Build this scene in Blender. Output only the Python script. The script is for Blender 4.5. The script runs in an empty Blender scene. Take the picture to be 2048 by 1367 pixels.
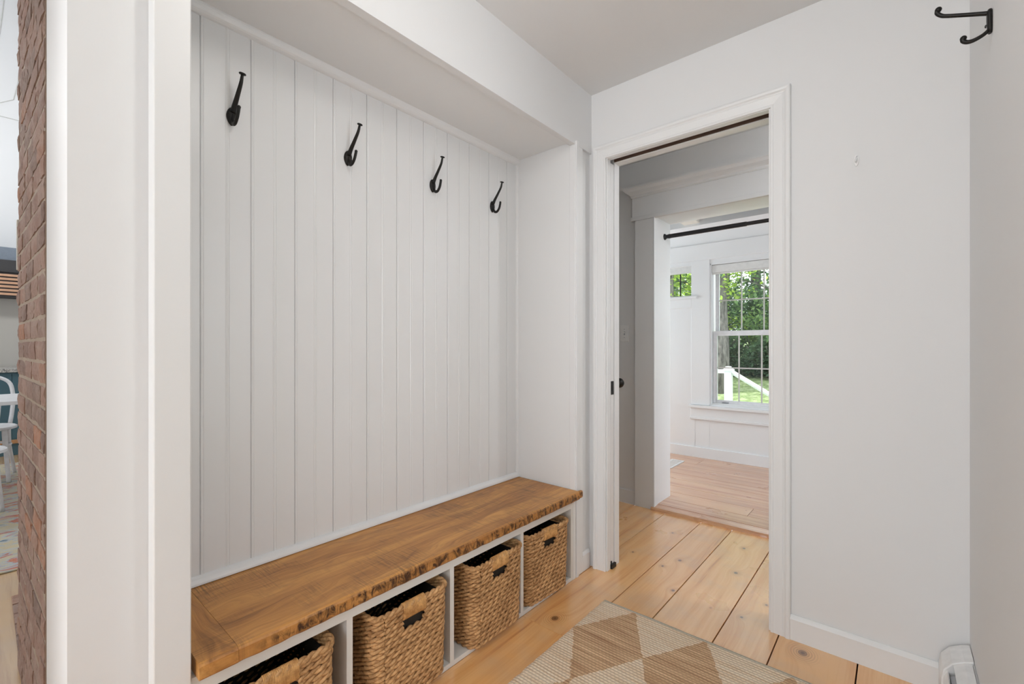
import bpy, bmesh, math, random
from math import pi, sin, cos, radians
from mathutils import Vector, Matrix, noise

# ------------------------------------------------------------------ camera, world, lights, exposure
scn = bpy.context.scene
COL = scn.collection
YAW = radians(40.482)
cd = bpy.data.cameras.new('camera'); cam = bpy.data.objects.new('camera', cd); COL.objects.link(cam)
cam.location = (0, 0, 1.14); cam.rotation_euler = (pi/2, 0, YAW)
cd.sensor_width = 36; cd.lens = 902.23/2048*36; cd.shift_y = (694.16-683.5)/2048
cd.clip_start = .02; cd.clip_end = 200
scn.camera = cam
vs = scn.view_settings
vs.view_transform = 'Standard'; vs.look = 'None'; vs.gamma = 1; vs.use_curve_mapping = False
vs.exposure = 0.20

w = bpy.data.worlds.new('world'); scn.world = w; w.use_nodes = True
wt = w.node_tree; wt.nodes.clear()
bg = wt.nodes.new('ShaderNodeBackground'); wo = wt.nodes.new('ShaderNodeOutputWorld')
bg.inputs[0].default_value = (.88, .94, 1, 1); bg.inputs[1].default_value = 2.8
wt.links.new(bg.outputs[0], wo.inputs[0])

def lamp(name, kind, loc, energy, rot=(0, 0, 0), color=(1, 1, 1), **kw):
    d = bpy.data.lights.new(name, kind); d.energy = energy; d.color = color
    for k, v in kw.items(): setattr(d, k, v)
    o = bpy.data.objects.new(name, d); COL.objects.link(o); o.location = loc; o.rotation_euler = rot
    return o
def area(name, loc, energy, rot, sx, sy, color=(1, 1, 1)):
    return lamp(name, 'AREA', loc, energy, rot, color, shape='RECTANGLE', size=sx, size_y=sy)
lamp('sun', 'SUN', (0, 0, 10), 5.0, (radians(40), 0, radians(-50)), (1, .96, .88), angle=.02)
lamp('ceiling_bulb', 'POINT', (-.50, .62, 2.33), 4.5, color=(1, .985, .96), shadow_soft_size=.07)
area('added_side_fill', (1.25, .98, 1.30), 6, (radians(90), 0, radians(90)), .36, 1.3, (.94, .97, 1))  # added fill for beadboard and bench, from an unseen source
area('added_rear_fill', (-.55, -2.70, 1.45), 22, (radians(90), 0, 0), 1.5, 1.9, (.93, .965, 1))  # added fill from behind the camera, mainly for the doorway wall
lamp('added_dining_high_fill', 'POINT', (-6.0, -.60, 3.5), 85, color=(.97, .985, 1), shadow_soft_size=.15)  # invented light to brighten table, chairs and upper dining wall
area('added_far_room_left_fill', (-3.40, 3.95, 1.40), 18, (radians(90), 0, radians(-90)), .9, 1.5, (.86, .935, 1))  # added fill from the left, leaves the opening jamb unlit
area('added_far_room_right_fill', (2.35, 3.95, 1.35), 22, (radians(90), 0, radians(90)), 1.1, 1.5, (.86, .935, 1))  # added fill to lift the far room walls, source unseen
area('added_dining_low_fill', (-3.95, -3.75, 1.55), 12, (radians(90), 0, 0), 1.9, 1.4, (.95, .98, 1))  # light put in so the dining room and chimney are not dark
lamp('added_hall_fill', 'POINT', (.6, 2.62, 2.2), 21, color=(.95, .975, 1), shadow_soft_size=.08)  # fill added to lift the dim hall, no fixture behind it

# ------------------------------------------------------------------ helpers
def srgb(r, g, b):
    f = lambda c: (c/255/12.92) if c/255 <= .04045 else ((c/255+.055)/1.055)**2.4
    return (f(r), f(g), f(b), 1)

class G:
    """small node-graph writer"""
    def __init__(s, name, rough=.5):
        s.m = bpy.data.materials.new(name); s.m.use_nodes = True
        s.t = s.m.node_tree; s.t.nodes.clear()
        s.out = s.t.nodes.new('ShaderNodeOutputMaterial')
        s.b = s.t.nodes.new('ShaderNodeBsdfPrincipled'); s.b.inputs['Roughness'].default_value = rough
        s.t.links.new(s.b.outputs[0], s.out.inputs[0])
    def put(s, sock, v):
        if isinstance(v, bpy.types.NodeSocket): s.t.links.new(v, sock)
        elif v is not None: sock.default_value = v
    def n(s, ty, out=0, props=None, **inp):
        nd = s.t.nodes.new('ShaderNode'+ty)
        for k, v in (props or {}).items(): setattr(nd, k, v)
        for k, v in inp.items():
            k = int(k[1:]) if k[0] == 'i' and k[1:].isdigit() else k
            s.put(nd.inputs[k], v)
        return nd.outputs[out]
    def math(s, op, a, b=None, c=None, clamp=False):
        nd = s.t.nodes.new('ShaderNodeMath'); nd.operation = op; nd.use_clamp = clamp
        for i, v in enumerate((a, b, c)): s.put(nd.inputs[i], v)
        return nd.outputs[0]
    def pos(s): return s.n('NewGeometry', 'Position')
    def xyz(s, v):
        nd = s.t.nodes.new('ShaderNodeSeparateXYZ'); s.put(nd.inputs[0], v); return nd.outputs
    def vec(s, x, y, z): return s.n('CombineXYZ', X=x, Y=y, Z=z)
    def scale(s, v, k): return s.n('Mapping', Vector=v, Scale=k)
    def noise(s, v, sc, det=3, ro=.55, dist=0): return s.n('TexNoise', 'Fac', Vector=v, Scale=sc, Detail=det, Roughness=ro, Distortion=dist)
    def ramp(s, f, stops, interp='LINEAR'):
        nd = s.t.nodes.new('ShaderNodeValToRGB'); s.put(nd.inputs[0], f); cr = nd.color_ramp; cr.interpolation = interp
        while len(cr.elements) < len(stops): cr.elements.new(.5)
        for e, (p, c) in zip(cr.elements, stops):
            e.position = p; e.color = c if len(c) == 4 else (*c, 1)
        return nd.outputs[0]
    def mix(s, f, a, b, mode='MIX'):
        nd = s.t.nodes.new('ShaderNodeMix'); nd.data_type = 'RGBA'; nd.blend_type = mode
        s.put(nd.inputs[0], f); s.put(nd.inputs[6], a); s.put(nd.inputs[7], b); return nd.outputs[2]
    def attr(s, name='rnd'): return s.n('Attribute', 'Fac', {'attribute_name': name})
    def color(s, c): s.put(s.b.inputs['Base Color'], c); return s
    def rough(s, v): s.put(s.b.inputs['Roughness'], v); return s
    def bump(s, h, strength=.3, dist=.002):
        s.put(s.b.inputs['Normal'], s.n('Bump', Height=h, Strength=strength, Distance=dist)); return s
def val(v): return (v, v, v, 1)

def paint(name, c, rough=.45, bump=.06, sc=90):
    g = G(name, rough); p = g.pos()
    g.color(g.mix(g.math('MULTIPLY', g.noise(p, 1.7, 2), .5), c, tuple(x*.965 for x in c[:3])+(1,)))
    g.bump(g.noise(p, sc, 2), bump, .001); return g.m
def plain(name, c, rough=.5, metal=0, bump=0, sc=60):
    g = G(name, rough); g.b.inputs['Metallic'].default_value = metal; p = g.pos()
    g.color(g.mix(g.noise(p, 25, 3), c, tuple(min(1, x*1.35) for x in c[:3])+(1,)))
    if bump: g.bump(g.noise(p, sc, 3), bump, .002)
    return g.m

M = {}
M['wall'] = paint('wall_paint', (.80, .798, .793, 1), .75, .12)
M['wall'].node_tree.nodes['Principled BSDF'].inputs['Specular IOR Level'].default_value = .25
M['ceil'] = paint('ceiling_paint', (.77, .765, .755, 1), .7, .08)
M['trim'] = paint('trim_paint', (.83, .828, .82, 1), .32, .10, 45)
M['hall'] = paint('hall_paint', (.70, .70, .695, 1), .5, .1)
M['cool'] = paint('cool_white_paint', (.80, .81, .82, 1), .4, .08)
M['cream'] = paint('cabinet_paint', (.80, .78, .735, 1), .4, .06)
M['black'] = plain('blackened_iron', (.016, .0145, .013, 1), .42, .55, .25, 140)
M['rod'] = plain('matte_black_rod', (.012, .012, .014, 1), .5, .2)
M['dark'] = plain('dark_void', (.012, .010, .009, 1), .8)
M['slot'] = plain('track_slot_wood', srgb(92, 72, 60), .7)
M['plastic'] = plain('white_plastic', (.62, .62, .61, 1), .35)
M['whitemetal'] = plain('white_enamel', (.74, .735, .725, 1), .35)
M['grey'] = plain('grey_metal', (.30, .31, .33, 1), .4, .4)
M['vinyl'] = plain('white_vinyl', (.66, .67, .69, 1), .35)
M['muntin'] = plain('grille_grey', (.50, .50, .48, 1), .35)
M['tag'] = plain('tag_cloth', (.55, .55, .55, 1), .6)

# pine floor: planks along Y
def pine(name, cl, cm, cdk, axis, knots=(), rough=.3):
    g = G(name); p = g.pos(); X, Y, Z = g.xyz(p)
    a, l = (X, Y) if axis == 'Y' else (Y, X)
    r = g.attr()
    off = g.math('MULTIPLY', r, 37.0)
    ring = None; core = None
    for (kx, ky, kr) in knots:
        dx = g.math('SUBTRACT', X, kx); dy = g.math('SUBTRACT', Y, ky)
        d = g.math('SQRT', g.math('ADD', g.math('MULTIPLY', g.math('MULTIPLY', dx, dx), 1.6), g.math('MULTIPLY', dy, dy)))
        e = g.math('POWER', 2.718, g.math('MULTIPLY', d, -1.0/.030))
        e = g.math('MULTIPLY', e, kr*.9)
        ring = e if ring is None else g.math('ADD', ring, e)
        c = g.math('SMOOTH_MIN', g.math('DIVIDE', d, kr), 9.0, .1)
        core = c if core is None else g.math('MINIMUM', core, c)
    warp = g.noise(g.vec(g.math('ADD', g.math('MULTIPLY', a, 3.0), off), g.math('MULTIPLY', l, .7), off), 1.6, 3)
    aa = g.math('ADD', a, g.math('MULTIPLY', warp, .045))
    if ring is not None: aa = g.math('ADD', aa, ring)
    v = g.vec(g.math('ADD', g.math('MULTIPLY', aa, 1.0), off), g.math('MULTIPLY', l, .035), off)
    fine = g.noise(v, 130, 4, .6)
    band = g.noise(v, 26, 2, .5)
    f = g.math('ADD', g.math('MULTIPLY', band, .70), g.math('MULTIPLY', fine, .46))
    c = g.ramp(f, [(.30, cdk), (.44, cm), (.66, cl)])
    c = g.mix(g.math('MULTIPLY', r, .30), c, g.mix(1.0, c, (.80, .70, .60, 1), 'MULTIPLY'))
    spots = g.n('TexVoronoi', 'Distance', Vector=g.vec(g.math('MULTIPLY', X, 3.1), g.math('MULTIPLY', Y, 2.3), off), Scale=1.7)
    c = g.mix(g.math('SUBTRACT', 1.0, g.math('MULTIPLY', spots, 22), clamp=True), c, cdk)
    patch = g.noise(g.vec(X, Y, off), 4.5, 3)
    c = g.mix(g.ramp(patch, [(.50, val(0)), (.72, val(.28))]), c, (.50, .40, .31, 1))
    if core is not None:
        rings = g.math('MULTIPLY', g.math('ADD', g.math('SINE', g.math('MULTIPLY', core, 95.0)), 1.0), g.ramp(core, [(.08, val(.30)), (.45, val(0))]))
        c = g.mix(rings, c, srgb(150, 88, 44))
        c = g.mix(g.ramp(core, [(.0, val(.95)), (.05, val(.9)), (.075, val(.55)), (.10, val(.75)), (.125, val(0))]), c, (.10, .036, .012, 1))
    g.color(c); g.rough(g.ramp(patch, [(.3, val(rough)), (.7, val(rough+.14))]))
    g.b.inputs['Coat Weight'].default_value = 1.0; g.b.inputs['Coat Roughness'].default_value = .24; g.b.inputs['Coat IOR'].default_value = 1.9
    g.bump(fine, .12, .001)
    return g.m
KN = [(-1.0955, 1.5625, .16), (-.268, 1.985, .17), (-.80, 2.10, .10), (-.885, 2.42, .10), (-.93, 2.30, .07),
      (-.66, 2.80, .09), (-.62, 2.47, .10), (-1.05, 2.75, .07), (-.44, 2.25, .06), (-1.12, 2.35, .06), (-.50, 2.08, .07)]
M['pine'] = pine('wide_pine_boards', srgb(248, 194, 128), srgb(236, 172, 104), srgb(190, 122, 64), 'Y', KN, .26)
M['oldpine'] = pine('old_reddish_boards', srgb(216, 166, 124), srgb(188, 126, 88), srgb(104, 64, 42), 'X', (), .26)
M['oak'] = pine('oak_boards', srgb(215, 178, 128), srgb(196, 156, 108), srgb(160, 116, 74), 'X', (), .35)

# bench slab: brown stained rough-sawn wood; front chatter-marked edge
def slab(name, axis, edge=False):
    g = G(name, .42); p = g.pos(); X, Y, Z = g.xyz(p)
    a, l = (X, Y) if axis == 'Y' else (Y, X)
    warp = g.noise(g.vec(g.math('MULTIPLY', a, 2.2), g.math('MULTIPLY', l, .7), 3.0), 2.2, 3)
    aa = g.math('ADD', a, g.math('MULTIPLY', warp, .22))
    v = g.vec(aa, g.math('MULTIPLY', l, .05), Z)
    band = g.noise(v, 20, 3, .55); fine = g.noise(v, 120, 4, .65)
    f = g.math('ADD', g.math('MULTIPLY', band, .62), g.math('MULTIPLY', fine, .42))
    c = g.ramp(f, [(.28, srgb(104, 66, 34)), (.45, srgb(180, 122, 62)), (.60, srgb(210, 150, 80)), (.75, srgb(226, 168, 96))])
    saw = g.noise(g.vec(g.math('MULTIPLY', a, 9.0), g.math('MULTIPLY', l, 210), 0.0), 1.0, 3, .7)
    patch = g.noise(g.vec(a, l, 7.0), 5.5, 4, .6)
    k = g.math('MULTIPLY', g.ramp(saw, [(.40, val(1)), (.56, val(0))]), g.ramp(patch, [(.45, val(0)), (.66, val(.62))]))
    c = g.mix(k, c, srgb(82, 56, 34))
    c = g.mix(g.ramp(g.noise(g.vec(g.math('MULTIPLY', a, 3), l, 1.0), 3.2, 5, .7), [(.54, val(0)), (.75, val(.5))]), c, srgb(120, 84, 52))
    if edge:
        q = g.noise(g.vec(g.math('MULTIPLY', Y, 1.0), g.math('MULTIPLY', Z, .5), 0), 40, 4, .7, .8)
        band2 = g.math('MULTIPLY', g.math('SUBTRACT', 1.0, g.math('ABSOLUTE', g.math('MULTIPLY', g.math('SUBTRACT', Z, .413), 44)), clamp=True), g.math('MULTIPLY', g.math('SUBTRACT', Y, .40), 5.0, clamp=True))
        k2 = g.math('MULTIPLY', g.ramp(q, [(.44, val(0)), (.60, val(1))]), g.math('MULTIPLY', band2, 2.2, clamp=True))
        c = g.mix(.35, c, srgb(168, 108, 50)); c = g.mix(k2, c, srgb(62, 33, 13))
    g.color(c); g.bump(g.math('ADD', g.math('MULTIPLY', saw, .4), fine), .25, .0015)
    return g.m
M['slab'] = slab('stained_rough_sawn_wood', 'Y'); M['slabend'] = slab('stained_end_board', 'X'); M['slabedge'] = slab('chatter_marked_edge', 'Y', True)

def rope(name, c1, c2, sc=60):
    g = G(name, .75); p = g.pos(); X, Y, Z = g.xyz(p)
    n1 = g.noise(p, sc, 4, .7); n2 = g.noise(p, 9, 2)
    f = g.math('ADD', g.math('MULTIPLY', n1, .7), g.math('MULTIPLY', n2, .3))
    g.color(g.ramp(f, [(.36, c2), (.62, c1)])); g.bump(g.noise(p, 260, 3), .5, .002); return g.m
M['seagrass'] = rope('seagrass_rope', srgb(222, 174, 120), srgb(152, 108, 64))
M['cordwrap'] = rope('pale_wrap_cord', srgb(232, 180, 116), srgb(178, 126, 70))
M['lining_shade'] = plain('basket_lining_shade', (.022, .016, .011, 1), .85, 0, .3)
M['leather'] = plain('tan_leather', srgb(120, 66, 26), .5, 0, .2)
M['leathercord'] = plain('pale_leather_cord', srgb(150, 105, 62), .6)

def rugmat():
    g = G('jute_rug', .9); p = g.pos(); X, Y, Z = g.xyz(p)
    wob = g.math('MULTIPLY', g.math('SUBTRACT', g.noise(p, 60, 2), .5), .09)
    u = g.math('DIVIDE', g.math('ADD', X, .85), .29); v = g.math('DIVIDE', g.math('SUBTRACT', Y, 1.555), .51)
    fr = lambda t: g.math('ABSOLUTE', g.math('SUBTRACT', t, g.math('ROUND', t)))
    s = g.math('ADD', g.math('ADD', fr(u), fr(v)), wob)
    dia = g.math('LESS_THAN', s, .5)
    rows = g.math('FRACT', g.math('MULTIPLY', Y, 1/.0125))
    rowid = g.math('FLOOR', g.math('MULTIPLY', Y, 1/.0125))
    st = g.math('FRACT', g.math('ADD', g.math('MULTIPLY', X, 1/.015), g.math('MULTIPLY', rowid, .5)))
    hrow = g.math('SINE', g.math('MULTIPLY', rows, pi)); hst = g.math('SINE', g.math('MULTIPLY', st, pi))
    h = g.math('MULTIPLY', hrow, g.math('ADD', g.math('MULTIPLY', hst, .55), .45))
    tone = g.noise(g.vec(g.math('MULTIPLY', X, 3.0), g.math('MULTIPLY', Y, 60), 0), 1.3, 3, .6)
    fib = g.noise(p, 240, 3, .7)
    light = g.ramp(tone, [(.32, srgb(238, 208, 172)), (.68, srgb(255, 240, 216))])
    dark = g.ramp(tone, [(.32, srgb(190, 148, 110)), (.68, srgb(240, 204, 162))])
    c = g.mix(dia, light, dark)
    edge = g.math('GREATER_THAN', Y, 1.800); c = g.mix(edge, c, srgb(206, 196, 176))
    c = g.mix(g.math('MULTIPLY', g.math('SUBTRACT', 1.0, h), .32), c, srgb(122, 86, 60))
    c = g.mix(g.math('MULTIPLY', fib, .2), c, g.mix(1.0, c, (.62, .56, .5, 1), 'MULTIPLY'))
    g.color(c); g.bump(g.math('ADD', h, g.math('MULTIPLY', fib, .35)), .7, .004); return g.m
M['rug'] = rugmat()

def brickmat():
    g = G('old_brick', .85); p = g.pos(); r = g.attr()
    c = g.ramp(r, [(.0, srgb(136, 114, 104)), (.35, srgb(154, 124, 112)), (.7, srgb(166, 134, 120)), (.86, srgb(164, 138, 126)), (.95, srgb(182, 126, 94)), (1, srgb(150, 132, 124))])
    c = g.mix(g.ramp(g.noise(p, 16, 5, .7), [(.42, val(0)), (.70, val(.65))]), c, srgb(184, 162, 148))
    c = g.mix(g.ramp(g.noise(p, 42, 4, .7), [(.55, val(0)), (.75, val(.6))]), c, srgb(92, 64, 54))
    g.color(c); g.bump(g.noise(p, 70, 5, .7), .8, .006); return g.m
M['brick'] = brickmat(); M['mortar'] = plain('mortar', srgb(164, 148, 132), .9, 0, .5)

def rug2():
    g = G('kilim_rug', .9); p = g.pos(); X, Y, Z = g.xyz(p)
    w1 = g.noise(g.vec(g.math('MULTIPLY', X, 5.5), g.math('MULTIPLY', Y, 2.5), 0), 2.0, 4, .65, .6)
    c = g.ramp(w1, [(.28, srgb(92, 120, 140)), (.38, srgb(186, 188, 186)), (.46, srgb(206, 190, 150)), (.53, srgb(176, 186, 192)), (.60, srgb(196, 110, 82)), (.68, srgb(200, 186, 160)), (.80, srgb(110, 128, 142))])
    g.color(c); g.bump(g.noise(p, 120, 2), .5, .003); return g.m
M['kilim'] = rug2()
M['teal'] = paint('teal_cabinet_paint', srgb(72, 104, 116), .5, .05)
g = G('granite', .3); pp = g.pos(); g.color(g.ramp(g.noise(pp, 55, 5, .8), [(.38, srgb(70, 70, 70)), (.5, srgb(180, 178, 174)), (.62, srgb(225, 222, 216))])); M['granite'] = g.m
M['hooddark'] = plain('dark_hood', srgb(52, 52, 54), .5)
M['hoodblue'] = plain('blue_grey_hood', srgb(112, 122, 134), .5)
M['slat'] = plain('cedar_slat', srgb(190, 150, 122), .6)
M['splash'] = paint('grey_backsplash', srgb(196, 193, 186), .3, .05)
M['oakstrip'] = plain('oak_strip', srgb(176, 132, 92), .5)

def timber():
    g = G('weathered_timber', .75); p = g.pos(); X, Y, Z = g.xyz(p)
    v = g.vec(g.math('MULTIPLY', X, .12), Y, Z)
    c = g.ramp(g.noise(v, 28, 5, .7), [(.34, srgb(34, 34, 36)), (.5, srgb(66, 69, 76)), (.68, srgb(108, 109, 114))])
    c = g.mix(g.ramp(g.noise(p, 11, 4, .7), [(.50, val(0)), (.68, val(.8))]), c, srgb(96, 98, 104))
    g.color(c); g.bump(g.noise(v, 60, 4), .5, .004); return g.m
M['timber'] = timber()
M['palebeam'] = plain('pale_painted_beam', srgb(205, 200, 190), .6, 0, .2)

def leafmat(name, a, b, c):
    g = G(name, .55); r = g.attr()
    col = g.ramp(r, [(0, a), (.5, b), (1, c)]); g.color(col)
    tr = g.t.nodes.new('ShaderNodeBsdfTranslucent'); g.put(tr.inputs[0], col)
    mx = g.t.nodes.new('ShaderNodeMixShader'); mx.inputs[0].default_value = .40
    g.t.links.new(g.b.outputs[0], mx.inputs[1]); g.t.links.new(tr.outputs[0], mx.inputs[2]); g.t.links.new(mx.outputs[0], g.out.inputs[0])
    return g.m
M['leaf'] = leafmat('leaves', srgb(84, 112, 80), srgb(124, 154, 104), srgb(176, 198, 130))
M['leafdark'] = leafmat('dark_leaves', srgb(62, 84, 70), srgb(90, 116, 90), srgb(122, 146, 108))
M['leafyellow'] = leafmat('yellow_green_leaves', srgb(118, 150, 62), srgb(170, 198, 86), srgb(214, 228, 130))
g = G('bark', .9); pp = g.pos(); g.color(g.ramp(g.noise(g.scale(pp, (1, 1, .2)), 22, 5, .7), [(.35, srgb(62, 58, 58)), (.65, srgb(132, 126, 124))])); g.bump(g.noise(g.scale(pp, (1, 1, .25)), 30, 4), .9, .02); M['bark'] = g.m
g = G('lawn_grass', .9); pp = g.pos(); g.color(g.ramp(g.noise(pp, 7, 6, .75), [(.32, srgb(96, 110, 72)), (.5, srgb(142, 160, 106)), (.66, srgb(190, 200, 160))])); g.bump(g.noise(pp, 50, 3), .8, .05); M['grass'] = g.m
# thin window glass
g = G('window_glass', .02); tb = g.t.nodes.new('ShaderNodeBsdfTransparent'); gl = g.t.nodes.new('ShaderNodeBsdfGlossy'); gl.inputs['Roughness'].default_value = .02
tb.inputs[0].default_value = (.95, .97, .96, 1); mx = g.t.nodes.new('ShaderNodeMixShader'); lw = g.n('Fresnel', IOR=1.42)
g.t.links.new(lw, mx.inputs[0]); g.t.links.new(tb.outputs[0], mx.inputs[1]); g.t.links.new(gl.outputs[0], mx.inputs[2]); g.t.links.new(mx.outputs[0], g.out.inputs[0]); M['glass'] = g.m

class MB:
    """collects shapes into one mesh"""
    def __init__(s): s.v = []; s.f = []; s.r = []; s.mi = []; s.curR = 0.0; s.curM = 0
    def add(s, vs, fs):
        o = len(s.v); s.v += [tuple(p) for p in vs]
        for f in fs: s.f.append([i+o for i in f]); s.r.append(s.curR); s.mi.append(s.curM)
        return s
    def box(s, x0, x1, y0, y1, z0, z1):
        return s.add([(x0, y0, z0), (x1, y0, z0), (x1, y1, z0), (x0, y1, z0), (x0, y0, z1), (x1, y0, z1), (x1, y1, z1), (x0, y1, z1)],
                     [(0, 3, 2, 1), (4, 5, 6, 7), (0, 1, 5, 4), (1, 2, 6, 5), (2, 3, 7, 6), (3, 0, 4, 7)])
    def tube(s, pts, rad, n=10, closed=False, sq=None):
        pts = [Vector(p) for p in pts]; N = len(pts)
        if not hasattr(rad, '__len__'): rad = [rad]*N
        rings = []; prev = None
        for i in range(N):
            if closed: t = pts[(i+1) % N]-pts[i-1]
            else: t = pts[min(i+1, N-1)]-pts[max(i-1, 0)]
            if t.length < 1e-9: t = Vector((0, 0, 1))
            t.normalize()
            if prev is None:
                u = t.orthogonal().normalized()
                if sq: u = (Vector(sq)-t*t.dot(Vector(sq))).normalized()
            else:
                u = (prev-t*prev.dot(t))
                u = u.normalized() if u.length > 1e-6 else t.orthogonal().normalized()
            prev = u; wv = t.cross(u)
            rx = rad[i] if not hasattr(rad[i], '__len__') else rad[i][0]; ry = rad[i] if not hasattr(rad[i], '__len__') else rad[i][1]
            rings.append([pts[i]+u*(rx*cos(2*pi*k/n))+wv*(ry*sin(2*pi*k/n)) for k in range(n)])
        vs_ = [p for r in rings for p in r]; fs = []
        for i in range(N if closed else N-1):
            j = (i+1) % N
            for k in range(n): fs.append((i*n+k, i*n+(k+1) % n, j*n+(k+1) % n, j*n+k))
        if not closed: fs.append(tuple(range(n-1, -1, -1))); fs.append(tuple((N-1)*n+k for k in range(n)))
        return s.add(vs_, fs)
    def extrude(s, prof, axis, a, b):
        """closed profile (pairs) extruded along axis between a and b. pairs are the other two axes in xyz order"""
        n = len(prof)
        def P(p, t): return {'x': (t, p[0], p[1]), 'y': (p[0], t, p[1]), 'z': (p[0], p[1], t)}[axis]
        return s.add([P(p, a) for p in prof]+[P(p, b) for p in prof],
                     [tuple(range(n-1, -1, -1)), tuple(range(n, 2*n))]+[(i, (i+1) % n, n+(i+1) % n, n+i) for i in range(n)])
    def lathe(s, prof, c, axis='z', n=24):
        """(r, h) pairs about an axis through c"""
        c = Vector(c); vs_ = []
        for (r, h) in prof:
            for k in range(n):
                a = 2*pi*k/n; u, v_ = r*cos(a), r*sin(a)
                vs_.append(c+Vector({'z': (u, v_, h), 'x': (h, u, v_), 'y': (u, h, v_)}[axis]))
        fs = [(i*n+k, i*n+(k+1) % n, (i+1)*n+(k+1) % n, (i+1)*n+k) for i in range(len(prof)-1) for k in range(n)]
        fs += [tuple(range(n)), tuple((len(prof)-1)*n+k for k in range(n))]
        return s.add(vs_, fs)
    def ball(s, c, r, n=14, sx=1, sy=1, sz=1):
        m = n//2; vs_ = []; fs = []
        for i in range(m+1):
            th = pi*i/m
            for k in range(n): vs_.append((c[0]+r*sx*sin(th)*cos(2*pi*k/n), c[1]+r*sy*sin(th)*sin(2*pi*k/n), c[2]+r*sz*cos(th)))
        for i in range(m):
            for k in range(n): fs.append((i*n+k, (i+1)*n+k, (i+1)*n+(k+1) % n, i*n+(k+1) % n))
        return s.add(vs_, fs)
    def build(s, name, mats, parent=None, bevel=0, smooth=False, seg=2):
        me = bpy.data.meshes.new(name)
        off = Vector((0, 0, 0))
        if parent is not None:
            q = parent
            while q is not None: off += q.location; q = q.parent
        me.from_pydata([tuple(Vector(p)-off) for p in s.v], [], s.f)
        at = me.attributes.new('rnd', 'FLOAT', 'FACE')
        at.data.foreach_set('value', s.r)
        if not isinstance(mats, (list, tuple)): mats = [mats]
        for m in mats: me.materials.append(m)
        me.polygons.foreach_set('material_index', s.mi)
        bm = bmesh.new(); bm.from_mesh(me); bmesh.ops.remove_doubles(bm, verts=bm.verts, dist=1e-7)
        bmesh.ops.recalc_face_normals(bm, faces=bm.faces); bm.to_mesh(me); bm.free()
        o = bpy.data.objects.new(name, me); COL.objects.link(o)
        if parent is not None: o.parent = parent
        if smooth: me.polygons.foreach_set('use_smooth', [True]*len(me.polygons))
        if bevel:
            b = o.modifiers.new('bevel', 'BEVEL'); b.width = bevel; b.segments = seg; b.limit_method = 'ANGLE'; b.angle_limit = radians(40)
        return o

def struct(o, label=None):
    o['kind'] = 'structure'
    if label: o['label'] = label
    return o
def tag(o, label, cat, group=None):
    o['label'] = label; o['category'] = cat
    if group: o['group'] = group
    return o
def thing(name, loc, label, cat, group=None):
    o = bpy.data.objects.new(name, None); COL.objects.link(o); o.location = loc; o.empty_display_size = .05
    return tag(o, label, cat, group)
def bez(p, n=20):
    """smooth curve through points (Catmull-Rom)"""
    P = [Vector(q) for q in p]; P = [P[0]*2-P[1]]+P+[P[-1]*2-P[-2]]; out = []
    for i in range(1, len(P)-2):
        for k in range(n):
            t = k/n
            out.append(.5*((2*P[i])+(P[i+1]-P[i-1])*t+(2*P[i-1]-5*P[i]+4*P[i+1]-P[i+2])*t*t+(3*P[i]-P[i-1]-3*P[i+1]+P[i+2])*t**3))
    out.append(P[-2]); return out
R = random.Random(5)

# ------------------------------------------------------------------ the setting: mudroom shell
CZ = 2.452                                   # ceiling height
XR = .178                                    # right wall
XF = -1.213                                   # face of the wall over the alcove
XB = -1.59                                   # beadboard
YW = 2.06; YW2 = 2.187                       # wall with the doorway
DL, DR, DH = -1.122, -.392, 2.105            # doorway

def planks(seams, y0, y1, z, gap, joints=(), axis='Y', th=.02):
    m = MB()
    for i in range(len(seams)-1):
        cuts = [y0]+[j for (k, j) in joints if k == i]+[y1]
        for a, b in zip(cuts, cuts[1:]):
            m.curR = R.random()
            e = gap/2
            if axis == 'Y': m.box(seams[i]+e, seams[i+1]-e, a+.001, b-.001, z-th, z)
            else: m.box(a+.001, b-.001, seams[i]+e, seams[i+1]-e, z-th, z)
    return m
seams = [-2.6, -2.38, -2.13, -1.93, -1.70, -1.44, -1.2115, -.971, -.783, -.5435, -.3565, -.108, .085, .30, .55, .76, 1.0, 1.25, 1.5]
m = planks(seams[4:14], -2.6, 3.06, 0, .0042, [(2, 1.487), (5, -.4), (6, .2), (4, -1.2)])
mh = planks(seams[:5], 2.08, 3.06, 0, .0042); mh2 = planks(seams[13:], 2.08, 3.06, 0, .0042)
for q in (mh, mh2):
    m.f += [[i+len(m.v) for i in f] for f in q.f]; m.v += q.v; m.r += q.r; m.mi += q.mi
m.curR = 0
fl = struct(m.build('floor', M['pine'], bevel=.0012), 'wide knotty pine floorboards')
struct(MB().box(-1.65, .4, -2.6, 2.08, -.06, -.0205).box(-2.6, 1.5, 2.08, 3.06, -.06, -.0205).build('floor_subfloor', M['dark']))

# ceiling
struct(MB().box(-1.30, 1.6, -2.6, YW2, CZ, CZ+.08).build('ceiling', M['ceil']), 'white mudroom ceiling')
# left: block beside the opening to the dining room, fascia over the alcove, alcove side and back
JX = -1.69
m = MB().box(JX, -1.245, .107, .285, 0, CZ)                     # end block
m.box(-1.245, XF, .107, YW, 2.147, CZ)                          # fascia over the alcove
m.box(JX, -1.245, .285, YW, 2.175, CZ)                          # above the alcove soffit
m.box(JX, -1.60, .285, YW, 0, 2.175)                            # behind the beadboard
m.box(-1.60, -1.224, 1.925, YW, 0, 2.147)                       # far end block
m.box(-1.40, -1.245, -2.6, -.5, 0, CZ)                         # beyond the dining opening, unseen, extended to keep rear fill off the jamb
m.box(JX, -1.245, -.5, .107, 2.30, CZ)                         # head of the dining opening
struct(m.build('wall_left', M['wall']), 'white wall with a coat alcove')
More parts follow.
